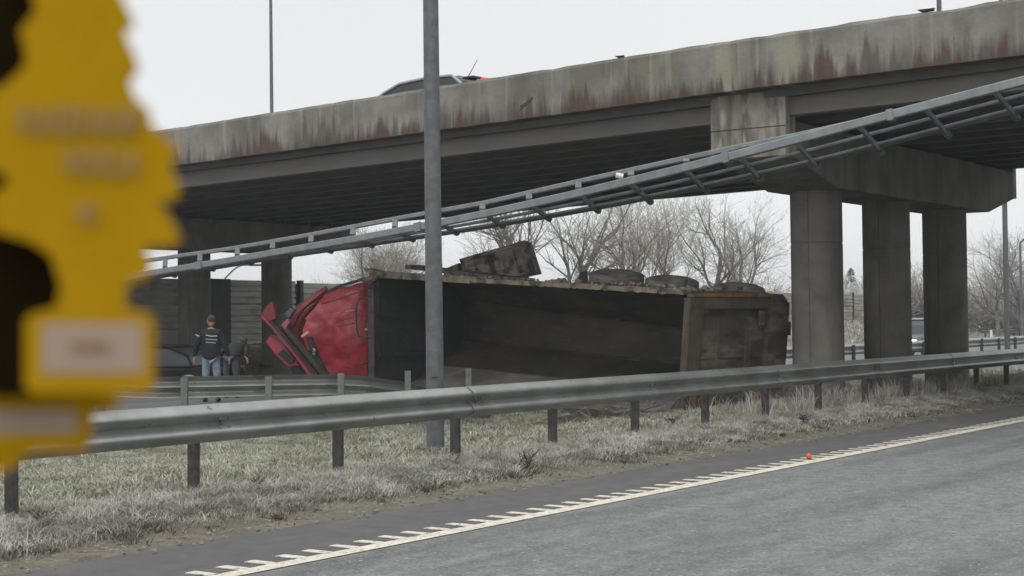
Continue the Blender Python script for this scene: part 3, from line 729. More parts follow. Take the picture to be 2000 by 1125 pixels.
def chord(fn, w, h, name, mt):
    m = MB(); pts = [fn(x) for x in xs]
    for i in range(len(pts) - 1): pass
    # sweep with constant section
    prof = [(-w / 2, -h / 2), (w / 2, -h / 2), (w / 2, h / 2), (-w / 2, h / 2)]
    sides = []
    for k in range(len(pts)):
        d = pts[min(k + 1, len(pts) - 1)] - pts[max(k - 1, 0)]; d.z = 0; d.normalize(); sides.append(Vector((d.y, -d.x, 0)))
    m.sweep(prof, pts, True, sides); return m.build(name, mt, gr, bevel=.012)
fF = lambda x: T(x, *interp(FR, x)); fT = lambda x: T(x, *interp(TOPC, x))
def fM(x): y, Y = interp(FR, x); return T(x, y + dy_mid(x), Y + .45)
def fL(x): y, Y = interp(FR, x); return T(x, y + dy_low(x), Y + .95)
chord(fF, .11, .115, 'front_chord', 'truss'); chord(fT, .08, .075, 'top_chord', 'truss')
chord(fM, .04, .05, 'conduit', 'truss_dark'); chord(fL, .30, .045, 'lower_chord', 'truss_dark')
px = [175, 250, 322, 390, 463, 532, 607, 689, 771, 855, 942, 1033, 1129, 1232, 1340, 1452]
for x in px:
    m = MB(); m.rectbar(fF(x) + Vector((0, 0, .05)), fT(x + 1) - Vector((0, 0, .03)), .09, .09); m.build('strut', 'truss_dark', gr)
ks = [(200, 1), (270, 1), (340, 1), (415, 1), (490, 1), (566, 1), (645, 1), (725, 1), (805, 1), (890, 1), (980, 1), (1070, 1), (1166, 1), (1268, 1), (1378, 1), (1485, 1), (1596, 1), (1720, 1), (1850, 1), (1984, 1), (2120, 1), (2270, 1)]
for x, _ in ks:
    dx = 20 + 24 * smooth(400, 1700, x)
    y0, Y0 = interp(FR, x - dx); p0 = T(x - dx, y0 + 3, Y0 + .02)
    y1, Y1 = interp(FR, x); p1 = T(x, y1 + dy_low(x) + 2 + 10 * smooth(900, 1700, x), Y1 + .95)
    m = MB(); m.rectbar(p0, p1, .04, .065); m.build('bracket', 'truss_dark', gr)
    m = MB(); m.tube([p1 - (p1 - p0).normalized() * .06, p1 + (p1 - p0).normalized() * .07], .052, 10); m.build('bracket_end', 'truss_dark', gr, smooth=True)
    if x > 1250:   # gusset under the front chord
        g0 = T(x - dx - 6, y0 + 5, Y0); g1 = T(x - dx + 8, y0 + 3, Y0); g2 = T(x - dx + 6, y0 + 16, Y0 + .1)
        m = MB(); m.hexa([g0, g1, g2], [g0 + Vector((0, .02, 0)), g1 + Vector((0, .02, 0)), g2 + Vector((0, .02, 0))]); m.build('gusset', 'galv', gr)
# splice sleeves
for x in (392, 820, 1420, 1740):
    m = MB(); m.rectbar(fF(x - 6), fF(x + 6), .14, .145); m.build('splice', 'truss', gr)
m = MB(); lp_ = T(1210, 345, 21.7); m.tube([lp_ - Vector((.05, 0, -.02)), lp_ + Vector((.05, 0, .0))], .04, 10); m.build('marker_lamp', 'stripe', gr, smooth=True)
# legs outside the view
for x in (150, 2450):
    pf = fF(x); m = MB(); m.tube([Vector((pf.x, pf.y + .4, 0)), Vector((pf.x, pf.y + .4, pf.z + .3))], .14, 12); m.build('leg', 'truss', gr, smooth=True)

# ================================================================== TOPPLED TRUCK
trk = empty('toppled_dump_truck', P(24, 14, 0), 'red-cabbed dump truck lying on its side with its dark open body facing the road', 'dump truck')
AX = Vector((-.616, .788, 0)); NN = Vector((.788, .616, 0))      # towards the cab; away from the opening
Rt = T(1337, 571, 27.5); Rb = T(1322, 812, 27.2); At = T(724, 536, 35.4)
Ab = Vector((At.x, At.y, -.02)) + Vector((.0, -.15, 0)); 
HB = 2.55
def bp(l, s, h):                  # l 0..1 rear->front, s metres behind the opening, h 0..1 bottom->top
    lo = Rb.lerp(Ab, l); hi = Rt.lerp(At, l)
    return lo.lerp(hi, h) + NN * s
secR = [(0, 1.0), (1.2, .975), (1.9, .91), (HB, .60), (HB, .29), (1.85, .12), (.95, .02), (0, 0.0)]
secF = [(0, 1.0), (1.2, .985), (1.9, .95), (HB, .78), (HB, .45), (1.85, .23), (.95, .07), (0, 0.0)]
def sec(k, l): return (secR[k][0], secR[k][1] * (1 - l) + secF[k][1] * l)
secs = secR
names = ['side_plate', 'side_plate', 'corner_plate', 'floor_plate', 'corner_plate', 'side_plate', 'side_plate']
nseg = 10
for k in range(len(secs) - 1):
    m = MB(); (s0, h0), (s1, h1) = secs[k], secs[k + 1]
    cm = Vector((HB * .42, .5)); 
    def off(s, h, o=.05):
        d = Vector((s - 1.0, (h - .5) * 2.2)); d.normalize(); return s + d.x * o, h + d.y * o / 2.2
    i0 = len(m.v)
    for i in range(nseg + 1):
        l = i / nseg
        w = [.03 * mnoise.noise(Vector((l * 5, k * 3, 0))), .03 * mnoise.noise(Vector((l * 5, k * 3 + 3, 0)))]
        if k not in (0, 6): pass
        (s0, h0), (s1, h1) = sec(k, l), sec(k + 1, l)
        a = bp(l, s0, h0); b = bp(l, s1, h1)
        c = bp(l, *off(s1, h1)); d = bp(l, *off(s0, h0))
        m.v += [a, b, c, d]
    for i in range(nseg):
        for j in range(4):
            q = i0 + i * 4 + j; r = i0 + i * 4 + (j + 1) % 4; m.f.append((q, r, r + 4, q + 4))
    m.f += [(i0, i0 + 1, i0 + 2, i0 + 3), (i0 + nseg * 4, i0 + nseg * 4 + 1, i0 + nseg * 4 + 2, i0 + nseg * 4 + 3)]
    m.build(names[k], 'body_pale' if k >= 5 else 'body_in', trk)
# weld ribs along the inside
for k in (3, 4, 5, 2):
    m = MB(); m.tube([bp(l, sec(k, l)[0] - .02, sec(k, l)[1]) for l in np.linspace(.01, .985, 9)], .022, 6); m.build('weld_seam', 'body_in', trk)
# headboard
m = MB(); pts = [bp(.985, s, h) for s, h in secF]; pts2 = [bp(1.0, s, h) for s, h in secF]
m.hexa(pts, pts2); m.build('headboard', 'body_dark', trk)
for hh in (.33, .66):
    m = MB(); m.rectbar(bp(.98, .1, hh), bp(.98, HB - .3, hh), .05, .10); m.build('headboard_rib', 'body_dark', trk)
m = MB(); m.hexa([bp(.985, -.03, 0), bp(1.008, -.03, 0), bp(1.008, .14, 0), bp(.985, .14, 0)], [bp(.985, -.03, .98), bp(1.008, -.03, .98), bp(1.008, .14, .98), bp(.985, .14, .98)])
m.build('front_post', 'body_edge', trk, bevel=.01)
# top rim rail, caked with mud: lumpy
def lumpy_bar(p, q, w, h, n, amp, seed, name, mt):
    m = MB(); d = (q - p).normalized(); x = d.cross(Vector((0, 0, 1))).normalized(); i0 = 0
    for i in range(n + 1):
        c = p.lerp(q, i / n)
        for j, (sx, sy) in enumerate(((-1, -1), (0, -1.1), (1, -1), (1, 0), (1, 1), (0, 1.05), (-1, 1), (-1, 0))):
            e = amp * mnoise.noise(Vector((i * .9, j * 1.7, seed)))
            m.v.append(c + x * (sx * (w / 2 + e)) + Vector((0, 0, sy * (h / 2 + e))))
    for i in range(n):
        for j in range(8):
            a = i * 8 + j; b = i * 8 + (j + 1) % 8; m.f.append((a, b, b + 8, a + 8))
    m.f.append(tuple(range(8))); m.f.append(tuple(n * 8 + k for k in range(8)))
    return m.build(name, mt, trk, smooth=True)
lumpy_bar(bp(-.0, .06, 1.0), bp(.62, .06, 1.0) , .2, .085, 70, .030, 1, 'top_rail', 'mud')
lumpy_bar(bp(.62, .06, 1.0), bp(1.0, .06, 1.004), .22, .14, 30, .012, 2, 'top_rail', 'mud')
m = MB(); a = T(806, 521, 37.5); b = T(1030, 548, 34.4)
m.rectbar(a, b, .5, .10); m.build('side_board', 'mud', trk, bevel=.01)
m = MB(); a = T(722, 530, 35.3); b = T(742, 536, 35.0); m.rectbar(a + Vector((-.0, 0, .04)), bp(.93, -.05, 1.01), .3, .06); m.build('cap_plate', 'mud', trk)
# mud lumps along the rail
m = MB()
for k in range(90):
    l = random.random() ** 1.3 * .75; c = bp(l, random.uniform(-.03, .9), 1.0) + Vector((0, 0, random.uniform(.02, .07))); r = random.uniform(.02, .07)
    rot = Matrix.Rotation(random.random() * 6, 3, Vector((random.random(), random.random(), 1)).normalized())
    m.box(c, (r * 2, r * 1.6, r), rot)
tag(m.build('mud_clods', 'mud', trk), kind='stuff')
# lower rail
lumpy_bar(bp(-.01, .0, 0.0), bp(1.0, .0, 0.0), .14, .16, 40, .02, 4, 'bottom_rail', 'rust')

m = MB(); m.hexa([bp(.0, -.02, .03), bp(.34, -.02, .03), bp(.34, .8, .075), bp(.0, .8, .055)], [bp(.0, -.02, .05), bp(.34, -.02, .05), bp(.34, .8, .095), bp(.0, .8, .075)]); m.build('scraped_lip', 'body_pale', trk)
# tailgate at the rear: frame, recessed panel, ribs
def tg(s, h, o): return bp(0, s, h) - AX * o          # o metres outwards (towards the viewer's right)
def tbox(s0, s1, h0, h1, o0, o1, name, mt, bevel=.012, top=None):
    m = MB(); m.hexa([tg(s0, h0, o0), tg(s1, h0, o0), tg(s1, h0, o1), tg(s0, h0, o1)], [tg(s0, h1, o0), tg(s1, h1, o0), tg(s1, h1, o1), tg(s0, h1, o1)])
    return m.build(name, mt, trk, bevel=bevel)
SW = 2.62
tbox(.0, .34, -.01, .955, .0, .16, 'gate_post', 'rust')
tbox(.06, SW - .5, .958, .99, .0, .17, 'gate_beam', 'rust_orange')
tbox(.342, SW - .52, .86, .956, .0, .15, 'gate_beam', 'rust')
tbox(.342, SW - .52, .0, .858, .0, .05, 'gate_panel', 'gate', .0)
tbox(.344, SW - .52, .0, .08, .05, .14, 'gate_beam', 'rust')
tbox(1.55, 1.72, .1, .8, .05, .085, 'gate_rib', 'gate')
tbox(.80, .90, .1, .8, .05, .075, 'gate_rib', 'gate')
tbox(.40, 1.95, .45, .49, .05, .075, 'gate_rib', 'gate')
tbox(SW - .56, SW - .52, .08, .86, .05, .16, 'gate_edge', 'body_edge')
# outer side: chamfered dark side wall
m = MB()
pr = [(SW - .5, .0), (SW - .5, .99), (SW - .18, .985), (SW + .02, .90), (SW + .0, .45), (SW - .10, .0)]
m.hexa([tg(s, h, .0) for s, h in pr], [tg(s, h, .15) for s, h in pr]); m.build('rear_corner', 'gate', trk, bevel=.015)
for (s, h, mt) in ((.12, .09, 'rust_orange'), (1.75, .10, 'rust_orange'), (1.8, .78, 'rust_orange')):
    tbox(s, s + .14, h - .06, h + .06, .14, .19, 'hinge_block', mt)
# chassis beams behind the body
for s in (2.75, 3.15):
    m = MB(); m.rectbar(bp(.03, s, .68), bp(.97, s, .64), .12, .26); m.build('chassis_beam', 'dark_steel', trk)
    m = MB(); m.rectbar(bp(.03, s, .30), bp(.97, s, .30), .12, .26); m.build('chassis_beam', 'dark_steel', trk)
# wheels
def wheel(c, rad, w, nrm, label=None):
    rot = Vector(nrm).normalized().to_track_quat('Z', 'X').to_matrix()
    m = MB(); r = rad
    m.lathe([(r * .56, w * .38), (r * .60, w * .5), (r * .66, w * .52), (r * .68, w * .49), (r * .82, w * .55), (r * .86, w * .52), (r * .94, w * .46), (r, w * .33), (r, -w * .33), (r * .93, -w * .46), (r * .6, -w * .5), (r * .56, -w * .42)], 36, c, rot)
    t = m.build('tyre', 'rubber', trk, smooth=True)
    m = MB()
    m.lathe([(0, w * .20), (r * .14, w * .20), (r * .16, w * .12), (r * .40, w * .10), (r * .44, w * .34), (r * .565, w * .42), (r * .565, -w * .42), (0, -w * .42)], 28, c, rot)
    m.build('rim', 'rimsteel', t, smooth=True)
    m = MB()
    for k in range(30):     # tread blocks
        a = 2 * math.pi * k / 30
        for z in (-.2, .2):
            p = Vector((math.cos(a) * r, math.sin(a) * r, z * w)); rr = Matrix.Rotation(a, 3, 'Z')
            m.box(Vector(c) + rot @ p, (.03, .075, w * .3), rot @ rr)
    tag(m.build('tread', 'rubber', t), kind='stuff')
    return t
wheel(T(1204, 546, 32.4), .57, .26, (.03, -.22, 1))
wheel(T(1312, 557, 31.4), .54, .24, (.05, -.22, 1))
wheel(T(1442, 570, 30.4), .50, .22, (.04, -.21, 1))
for (x, y, Y) in ((1204, 575, 32.9), (1310, 585, 31.7), (1444, 600, 30.4)):
    c = T(x, y, Y); m = MB(); m.tube([c + Vector((0, 0, .05)), Vector((c.x, c.y, .5))], .09, 8); m.build('axle', 'dark_steel', trk)
# mud flap and brackets beside the first wheel
m = MB(); c = T(1133, 545, 32.6); m.hexa([T(1127, 554, 32.5), T(1150, 556, 32.5), T(1150, 556, 33.2), T(1127, 554, 33.2)], [T(1133, 532, 32.5), T(1147, 528, 32.5), T(1147, 528, 33.2), T(1133, 532, 33.2)])
m.build('mud_flap', 'black', trk)
m = MB(); m.hexa([T(1127, 558, 32.0), T(1255, 562, 31.0), T(1255, 562, 31.4), T(1127, 558, 32.4)], [T(1130, 549, 32.0), T(1255, 554, 31.0), T(1255, 554, 31.4), T(1130, 549, 32.4)]); m.build('mudguard', 'rust', trk, bevel=.02)
m = MB(); m.hexa([T(1336, 560, 30.6), T(1342, 560, 30.6), T(1342, 560, 30.9), T(1336, 560, 30.9)], [T(1337, 546, 30.6), T(1343, 546, 30.6), T(1343, 546, 30.9), T(1337, 546, 30.9)]); m.build('bracket', 'black', trk)
for x in (1416, 1446):
    m = MB(); m.box(T(x, 563, 29.8), (.1, .06, .06)); m.build('bracket', 'black', trk)
m = MB(); m.rectbar(T(1340, 566, 29.2), T(1500, 576, 28.9), .5, .08); m.build('underride_bar', 'rust', trk)

# tool/tank box standing up behind the body
tk = [T(897, 506, 36.2), T(1025, 469, 35.4), T(1046, 533, 35.4), T(912, 560, 36.2)]
dd = Vector((.17, .95, 0)) * 1.0
m = MB(); m.hexa([tk[0], tk[1], tk[2], tk[3]], [p + dd for p in tk]); boxo = m.build('storage_box', 'crate', trk, bevel=.02)
def face(u, v, off=0.0):
    p = tk[0].lerp(tk[1], u).lerp(tk[3].lerp(tk[2], u), v); return p + Vector((0, -off, 0))
def panel(u0, u1, v0, v1, o, name, mt):
    m = MB(); m.hexa([face(u0, v1, 0), face(u1, v1, 0), face(u1, v0, 0), face(u0, v0, 0)], [face(u0, v1, o), face(u1, v1, o), face(u1, v0, o), face(u0, v0, o)])
    return m.build(name, mt, boxo, bevel=.004)
panel(.0, 1.0, .0, .12, .05, 'edge_strip', 'crate')
for v in (.2, .36, .54, .72): panel(.03, .38, v, v + .10, .035, 'slat', 'crate_pale' if v == .54 else 'crate')
panel(.40, .45, .14, .9, .05, 'upright', 'rust')
panel(.48, .60, .25, .7, .03, 'pale_plate', 'crate_pale')
panel(.68, .78, .16, .74, .04, 'pink_plate', 'crate_pink')
panel(.84, .99, .13, .92, .03, 'end_plate', 'crate')
m = MB(); m.tube([T(870, 533, 36.5), T(900, 526, 36.3)], [.1, .16], 8); m.build('pipe', 'mud', trk)

# ---- cab
CY = 35.6
def cabpt(x, y, Y=CY): return T(x, y, Y)
# roof skin as a grid between left outline and right outline
left = [(637, 570), (622, 585), (607, 603), (590, 625), (580, 645), (583, 668), (592, 690), (605, 712), (620, 735), (640, 770)]
right = [(724, 541), (724, 562), (724, 585), (724, 608), (724, 632), (724, 656), (724, 682), (724, 706), (724, 735), (724, 770)]
nu = 12; m = MB(); nrow = len(left)
for r_ in range(nrow):
    for c_ in range(nu + 1):
        t = c_ / nu; x = left[r_][0] + (right[r_][0] - left[r_][0]) * t; y = left[r_][1] + (right[r_][1] - left[r_][1]) * t
        w = r_ / (nrow - 1)
        bulge = .62 * (math.sin(math.pi * min(1, .12 + t * .55)) ** .7) * (math.sin(math.pi * (.08 + .84 * w)) ** .5)
        ridge = .05 if abs(t - (.38 + .25 * w)) < .05 else 0
        m.v.append(T(x, y, CY + .9 - bulge - ridge + .15 * mnoise.noise(Vector((t * 2, w * 2, 0)))))
N1 = len(m.v)
for r_ in range(nrow - 1):
    for c_ in range(nu):
        a = r_ * (nu + 1) + c_; m.f.append((a, a + 1, a + nu + 2, a + nu + 1))
# back shell
for r_ in range(nrow):
    for c_ in (0, nu):
        p = m.v[r_ * (nu + 1) + c_]; m.v.append(p + Vector((.25, 2.2, 0)))
for r_ in range(nrow - 1):
    a = r_ * (nu + 1); m.f.append((a, a + nu + 1, N1 + 2 * r_ + 2, N1 + 2 * r_))
    a += nu; m.f.append((a, a + nu + 1, N1 + 2 * r_ + 3, N1 + 2 * r_ + 1))
    m.f.append((N1 + 2 * r_, N1 + 2 * r_ + 1, N1 + 2 * r_ + 3, N1 + 2 * r_ + 2))
m.f.append(tuple(list(range(0, nu + 1)) + [N1 + 1, N1]))
e_ = (nrow - 1) * (nu + 1); m.f.append(tuple(list(range(e_, e_ + nu + 1)) + [N1 + 2 * (nrow - 1) + 1, N1 + 2 * (nrow - 1)]))
cab = m.build('cab', 'red', trk, smooth=True)
ss = cab.modifiers.new('s', 'SUBSURF'); ss.levels = 3; ss.render_levels = 3
for nm_, sz, st in (('dent', .55, .16), ('crumple', .16, .035)):
    tx = bpy.data.textures.new(nm_, 'CLOUDS'); tx.noise_scale = sz; tx.noise_depth = 1
    dm = cab.modifiers.new(nm_, 'DISPLACE'); dm.texture = tx; dm.strength = st; dm.mid_level = .5
def slab(pts, Y, th, name, mt, parent=cab, bevel=.01, Ys=None):
    Ys = Ys or [Y] * len(pts)
    f_ = [T(x, y, k) for (x, y), k in zip(pts, Ys)]; m = MB()
    m.hexa(f_, [p + Vector((.04, th, 0)) for p in f_]); return m.build(name, mt, parent, bevel=bevel)
# air deflector fins and trim round the roof
slab([(566, 622), (580, 597), (605, 578), (634, 559), (637, 566), (625, 583), (600, 597), (583, 615), (571, 640)], 0, .07, 'wind_deflector', 'red_dark', Ys=[34.9, 34.9, 34.9, 34.8, 34.8, 34.9, 34.9, 34.9, 34.9])
slab([(572, 640), (583, 617), (603, 600), (618, 588), (607, 603), (589, 622), (578, 648)], 35.2, .3, 'wind_deflector', 'red_dark')
slab([(508, 618), (520, 598), (531, 587), (535, 602), (539, 622), (527, 627), (513, 628)], 34.7, .06, 'side_deflector', 'red_dark')
slab([(509, 618), (516, 622), (640, 770), (630, 770), (560, 676)], 34.6, .10, 'windscreen_edge', 'red')
slab([(517, 624), (527, 622), (556, 653), (655, 770), (642, 770)], 34.75, .25, 'sun_visor', 'black')
slab([(552, 643), (560, 640), (668, 766), (658, 770)], 34.6, .07, 'visor_bar', 'dark_steel')
slab([(530, 620), (556, 612), (566, 622), (560, 640), (545, 642)], 34.85, .15, 'mirror_arm', 'black')
slab([(549, 634), (561, 622), (566, 628), (556, 645)], 34.6, .1, 'corner_cap', 'red')
slab([(556, 612), (568, 601), (574, 606), (564, 622)], 34.6, .12, 'mirror', 'truss_dark')
# lower front: bumper pieces to the left
slab([(519, 668), (528, 655), (552, 672), (585, 714), (562, 716), (536, 690)], 34.9, .6, 'front_panel', 'red')
slab([(541, 690), (552, 682), (575, 706), (566, 712)], 34.85, .1, 'grille_opening', 'black')
slab([(560, 712), (590, 708), (620, 752), (585, 752)], 35.0, .5, 'windscreen', 'glass')
# skin between visor and roof
slab([(556, 645), (583, 616), (590, 625), (582, 646), (585, 668), (594, 692), (610, 716), (645, 770), (660, 770)], 35.15, .5, 'front_roof', 'red_dark')
def rod(pts, r, name, mt, parent=cab, n=8):
    m = MB(); m.tube([T(*p) for p in pts], r, n); return m.build(name, mt, parent, smooth=True)
Yf = 34.55
rod([(724, 579, 34.5), (703, 584, 34.45), (697, 592, 34.4), (695, 610, 34.4), (697, 645, 34.4), (701, 657, 34.4), (724, 659, 34.4)], .02, 'grab_rail', 'black')
rod([(628, 594, 35.0), (660, 585, 34.8), (690, 574, 34.75), (724, 563, 34.9)], .012, 'roof_seam', 'black')
rod([(655, 628, 34.75), (690, 621, 34.6)], .010, 'roof_seam', 'black')
rod([(660, 638, 34.75), (693, 631, 34.6)], .010, 'roof_seam', 'black')
rod([(705, 712, 34.6), (724, 706, 34.6)], .016, 'roof_seam', 'black')
rod([(652, 613, 34.8), (692, 606, 34.6)], .010, 'roof_seam', 'crate_pale')
m = MB(); m.box(T(596, 653, 34.85), (.20, .08, .06), Matrix.Rotation(R(-35), 3, 'Y')); m.build('marker_lamp', 'lens', cab, bevel=.015)
m = MB(); m.box(T(613, 684, 34.85), (.07, .08, .08)); m.build('marker_lamp', 'lens', cab, bevel=.015)
m = MB(); m.box(T(613, 691, 34.85), (.06, .08, .05)); m.build('lamp_bracket', 'galv', cab)
slab([(598, 660), (607, 657), (622, 700), (640, 730), (628, 730), (606, 692)], 34.95, .06, 'roof_scuff', 'black')
rod([(594, 688, 34.8), (612, 683, 34.8)], .02, 'lamp_bar', 'dark_steel')
m = MB(); m.box(T(715, 643, 34.4), (.05, .06, .05)); m.build('latch', 'galv', cab)
# top seal between roof and body
rod([(637, 571, 35.6), (665, 558, 35.5), (700, 548, 35.4), (726, 540, 35.3)], .035, 'rear_trim', 'dark_steel')
slab([(700, 548), (728, 535), (742, 541), (724, 556)], 35.2, .3, 'rear_bracket', 'mud')
# red splinters under the cab
for (x, y) in ((560, 768), (600, 766), (625, 770), (648, 764)):
    m = MB(); m.box(T(x, y, 33.8), (.35, .2, .08), Matrix.Rotation(random.uniform(-.5, .5), 3, 'Y')); m.build('broken_trim', 'red', cab)

# ---- spilled soil and junk below the body
def heap(name, c, rx, ry, h, mt, label, n=26, seed=0):
    m = MB()
    for i in range(n + 1):
        for j in range(n + 1):
            u = i / n * 2 - 1; w = j / n * 2 - 1; r = math.sqrt(u * u + w * w)
            z = h * max(0, 1 - r) ** .8 * (1 + .6 * mnoise.noise(Vector((u * 4, w * 4, seed)))) + .05 * mnoise.noise(Vector((u * 11, w * 11, seed))) * (r < 1)
            m.v.append(Vector((c.x + u * rx, c.y + w * ry, c.z - .04 + z)))
    for i in range(n):
        for j in range(n):
            a = i * (n + 1) + j; m.f.append((a, a + 1, a + n + 2, a + n + 1))
    return tag(m.build(name, mt, smooth=True), label, kind='stuff')
M['soil'] = mat('dark_brown_soil', (0.022, 0.016, 0.012), (0.085, 0.062, 0.045), 6, .95, bump=.05, bscale=16)
g = T(1200, 822, 24.0)
heap('spilled_soil', Vector((g.x, g.y, -.08)), 1.25, .8, .36, 'soil', 'dark brown soil spilled in the grass under the trailer edge', seed=1)
g = T(1120, 812, 24.8)
M['turf'] = mat('torn_mossy_turf', (0.06, 0.065, 0.022), (0.20, 0.20, 0.09), 7, .95, bump=.06, bscale=20)
heap('torn_turf', Vector((g.x, g.y, -.12)), .9, .7, .22, 'turf', 'torn green turf beside the spilled soil', seed=4)
m = MB()
for k in range(70):
    c = T(random.uniform(1105, 1310), 815, random.uniform(22.9, 25)); c.z = random.uniform(.0, .26)
    d = Vector((random.uniform(-1, 1), random.uniform(-.4, .4), random.uniform(-.25, .35))).normalized()
    m.tube([c, c + d * random.uniform(.15, .55)], random.uniform(.006, .02), 4)
tag(m.build('torn_roots', 'bark'), 'torn roots and splinters on the spilled soil', kind='stuff')

# ================================================================== CARS
def car(name, label, paint, loc, heading,  L=4.4, Wd=1.78, H=1.46, hood=.95, kind='hatch', lit=False, tail=False, cat='car', antenna=False, group=None):
    e = empty(name, loc, label, cat, group, heading)      # local +x is forward
    hw = Wd / 2; hl = L / 2; belt = H * .62
    st = [(-hl, .35, belt * .80, hw * .80), (-hl + .06, .24, belt * .97, hw * .90), (-hl + .35, .2, belt * 1.04, hw * .98), (-hl * .4, .2, belt * 1.03, hw), (hl * .30, .2, belt * 1.0, hw),
          (hl - hood, .2, belt * .97, hw * .99), (hl - .45, .2, belt * .86, hw * .95), (hl - .12, .22, belt * .74, hw * .84), (hl, .32, belt * .56, hw * .68)]
    m = MB()
    for (x, zb, zt, w) in st:
        dz = zt - zb
        for (yy, zz) in ((-.86, 0), (-1, .15), (-1.0, .6), (-.96, .88), (-.84, 1), (.84, 1), (.96, .88), (1.0, .6), (1, .15), (.86, 0)):
            m.v.append(Vector((x, yy * w, zb + zz * dz)))
    for i in range(len(st) - 1):
        for j in range(10):
            a = i * 10 + j; b = i * 10 + (j + 1) % 10; m.f.append((a, b, b + 10, a + 10))
    m.f.append(tuple(range(10))); m.f.append(tuple((len(st) - 1) * 10 + k for k in range(10)))
    body = m.build('body', paint, e, smooth=True, local=True)
    bv = body.modifiers.new('b', 'BEVEL'); bv.width = .03; bv.segments = 2; bv.limit_method = 'ANGLE'
    xr0 = -hl + (.10 if kind != 'sedan' else .75); xr1 = -hl + (.55 if kind != 'sedan' else 1.35); xf1 = hl - hood - .95; xf0 = hl - hood - .05
    zr = H - .02; tw = hw * .74; bwid = hw * .93
    def pt(x, y, z): return Vector((x, y, z))
    gb = [(xr0, belt + .0), (xr0 + .12, belt + (H - belt) * .5), (xr1, zr - .03), ((xr1 + xf1) / 2, zr), (xf1, zr - .05), ((xf1 + xf0) / 2, belt + (H - belt) * .54), (xf0, belt - .03)]
    m = MB()
    for (x, z) in gb:
        t = max(0, (z - belt)) / (H - belt); w = bwid + (tw - bwid) * t
        m.v += [Vector((x, -w, z)), Vector((x, w, z))]
    n = len(gb)
    for i in range(n - 1): m.f.append((2 * i, 2 * i + 1, 2 * i + 3, 2 * i + 2))
    m.f.append(tuple(2 * i for i in range(n))); m.f.append(tuple(2 * i + 1 for i in reversed(range(n)))); m.f.append((0, 2 * n - 2, 2 * n - 1, 1))
    m.build('windows', 'glass', e, local=True, bevel=.03)
    # roof panel, pillars
    m = MB()
    r = [(xr1 - .05, zr - .035), ((xr1 + xf1) / 2, zr + .012), (xf1 + .05, zr - .045)]
    for (x, z) in r: m.v += [Vector((x, -tw - .02, z - .02)), Vector((x, -tw * .8, z + .02)), Vector((x, tw * .8, z + .02)), Vector((x, tw + .02, z - .02)), Vector((x, tw * .9, z - .04)), Vector((x, -tw * .9, z - .04))]
    for i in range(2):
        for j in range(6): a = i * 6 + j; b = i * 6 + (j + 1) % 6; m.f.append((a, b, b + 6, a + 6))
    m.f.append(tuple(range(6))); m.f.append(tuple(12 + k for k in range(6)))
    m.build('roof', paint, e, local=True, smooth=True)
    for s in (-1, 1):
        def side(x, z, o=.012):
            t = (z - belt) / (H - belt); return Vector((x, s * (bwid + (tw - bwid) * t + o), z))
        m = MB(); m.tube([side(xf0, belt), side((xf1 + xf0) / 2, belt + (H - belt) * .54), side(xf1, zr - .05), side((xr1 + xf1) / 2, zr), side(xr1, zr - .03), side(xr0 + .12, belt + (H - belt) * .5), side(xr0, belt)], [.035] * 7, 6)
        m.build('window_frame', paint, e, local=True, smooth=True)
        xm = (xf1 + xr1) / 2
        m = MB(); m.tube([side(xm + .05, belt), side(xm, zr - .01)], .035, 6); m.build('door_pillar', 'black', e, local=True)
        m = MB(); m.box((xf0 - .28, s * (hw + .09), belt + .07), (.10, .20, .13)); m.build('mirror', 'black', e, local=True, bevel=.03)
        m = MB(); m.lathe([(0, -.05), (.05, -.045), (.11, -.01), (.125, .03)], 12, (hl - .10, s * hw * .66, belt * .66), Matrix.Rotation(R(-90 - 10), 3, 'Y') @ Matrix.Diagonal((.62, 1.2, 1)))
        m.build('headlight', 'headlight' if lit else 'glass', e, local=True)
        m = MB(); m.box((-hl + .10, s * hw * .74, belt * .88), (.12, hw * .4, .15)); m.build('tail_lamp', 'taillight' if tail else 'tail_dark', e, local=True, bevel=.02)
        for xw in (hl - .85, -hl + .8):
            m = MB(); m.lathe([(.19, .09), (.23, .11), (.29, .11), (.32, .07), (.32, -.07), (.29, -.11), (.2, -.11)], 24, (xw, s * (hw - .10), .32), Matrix.Rotation(R(90 * s), 3, 'X'))
            w_ = m.build('wheel', 'rubber', e, local=True, smooth=True)
            m = MB(); m.lathe([(0, .06 * -1), (.19, -.06), (.2, -.1)], 16, (xw, s * (hw - .10), .32), Matrix.Rotation(R(90 * s), 3, 'X')); m.build('rim', 'rimsteel', w_, local=True)
    m = MB(); m.box((hl - .03, 0, .36), (.06, hw * 1.1, .16)); m.build('grille', 'black', e, local=True, bevel=.02)
    if tail:
        m = MB(); m.box((xr0 + .16, 0, zr - .075), (.30, tw * 1.5, .05)); m.build('spoiler', 'black', e, local=True, bevel=.015)
        m = MB(); m.box((xr0 + .06, 0, zr - .095), (.16, tw * .7, .05)); m.build('brake_lamp', 'taillight', e, local=True, bevel=.012)
    if antenna:
        m = MB(); m.tube([(xr1 + .15, 0, zr), (xr1 - .15, 0, zr + .38)], [.012, .006], 5); m.build('antenna', 'black', e, local=True)
    return e
hdg_u = math.atan2(-CS, -SN)                            # driving towards us along the road
p = P(0, 0, 0)
c0 = T(1764, 690, 60.5); c0.z = .012
car('grey_car', 'dark grey car with lit headlights between the second and third bridge columns', 'car_grey', c0 - Vector((math.cos(hdg_u), math.sin(hdg_u), 0)) * 1.6, hdg_u, H=1.52, Wd=1.85, lit=True, group=None)
c1 = T(352, 735, 35.2)
car('black_car', 'black car with a low roof standing behind the man by the bridge column', 'car_black', Vector((c1.x - 1.0, c1.y + .3, -.14)), R(172), L=4.6, H=1.30, kind='sedan')
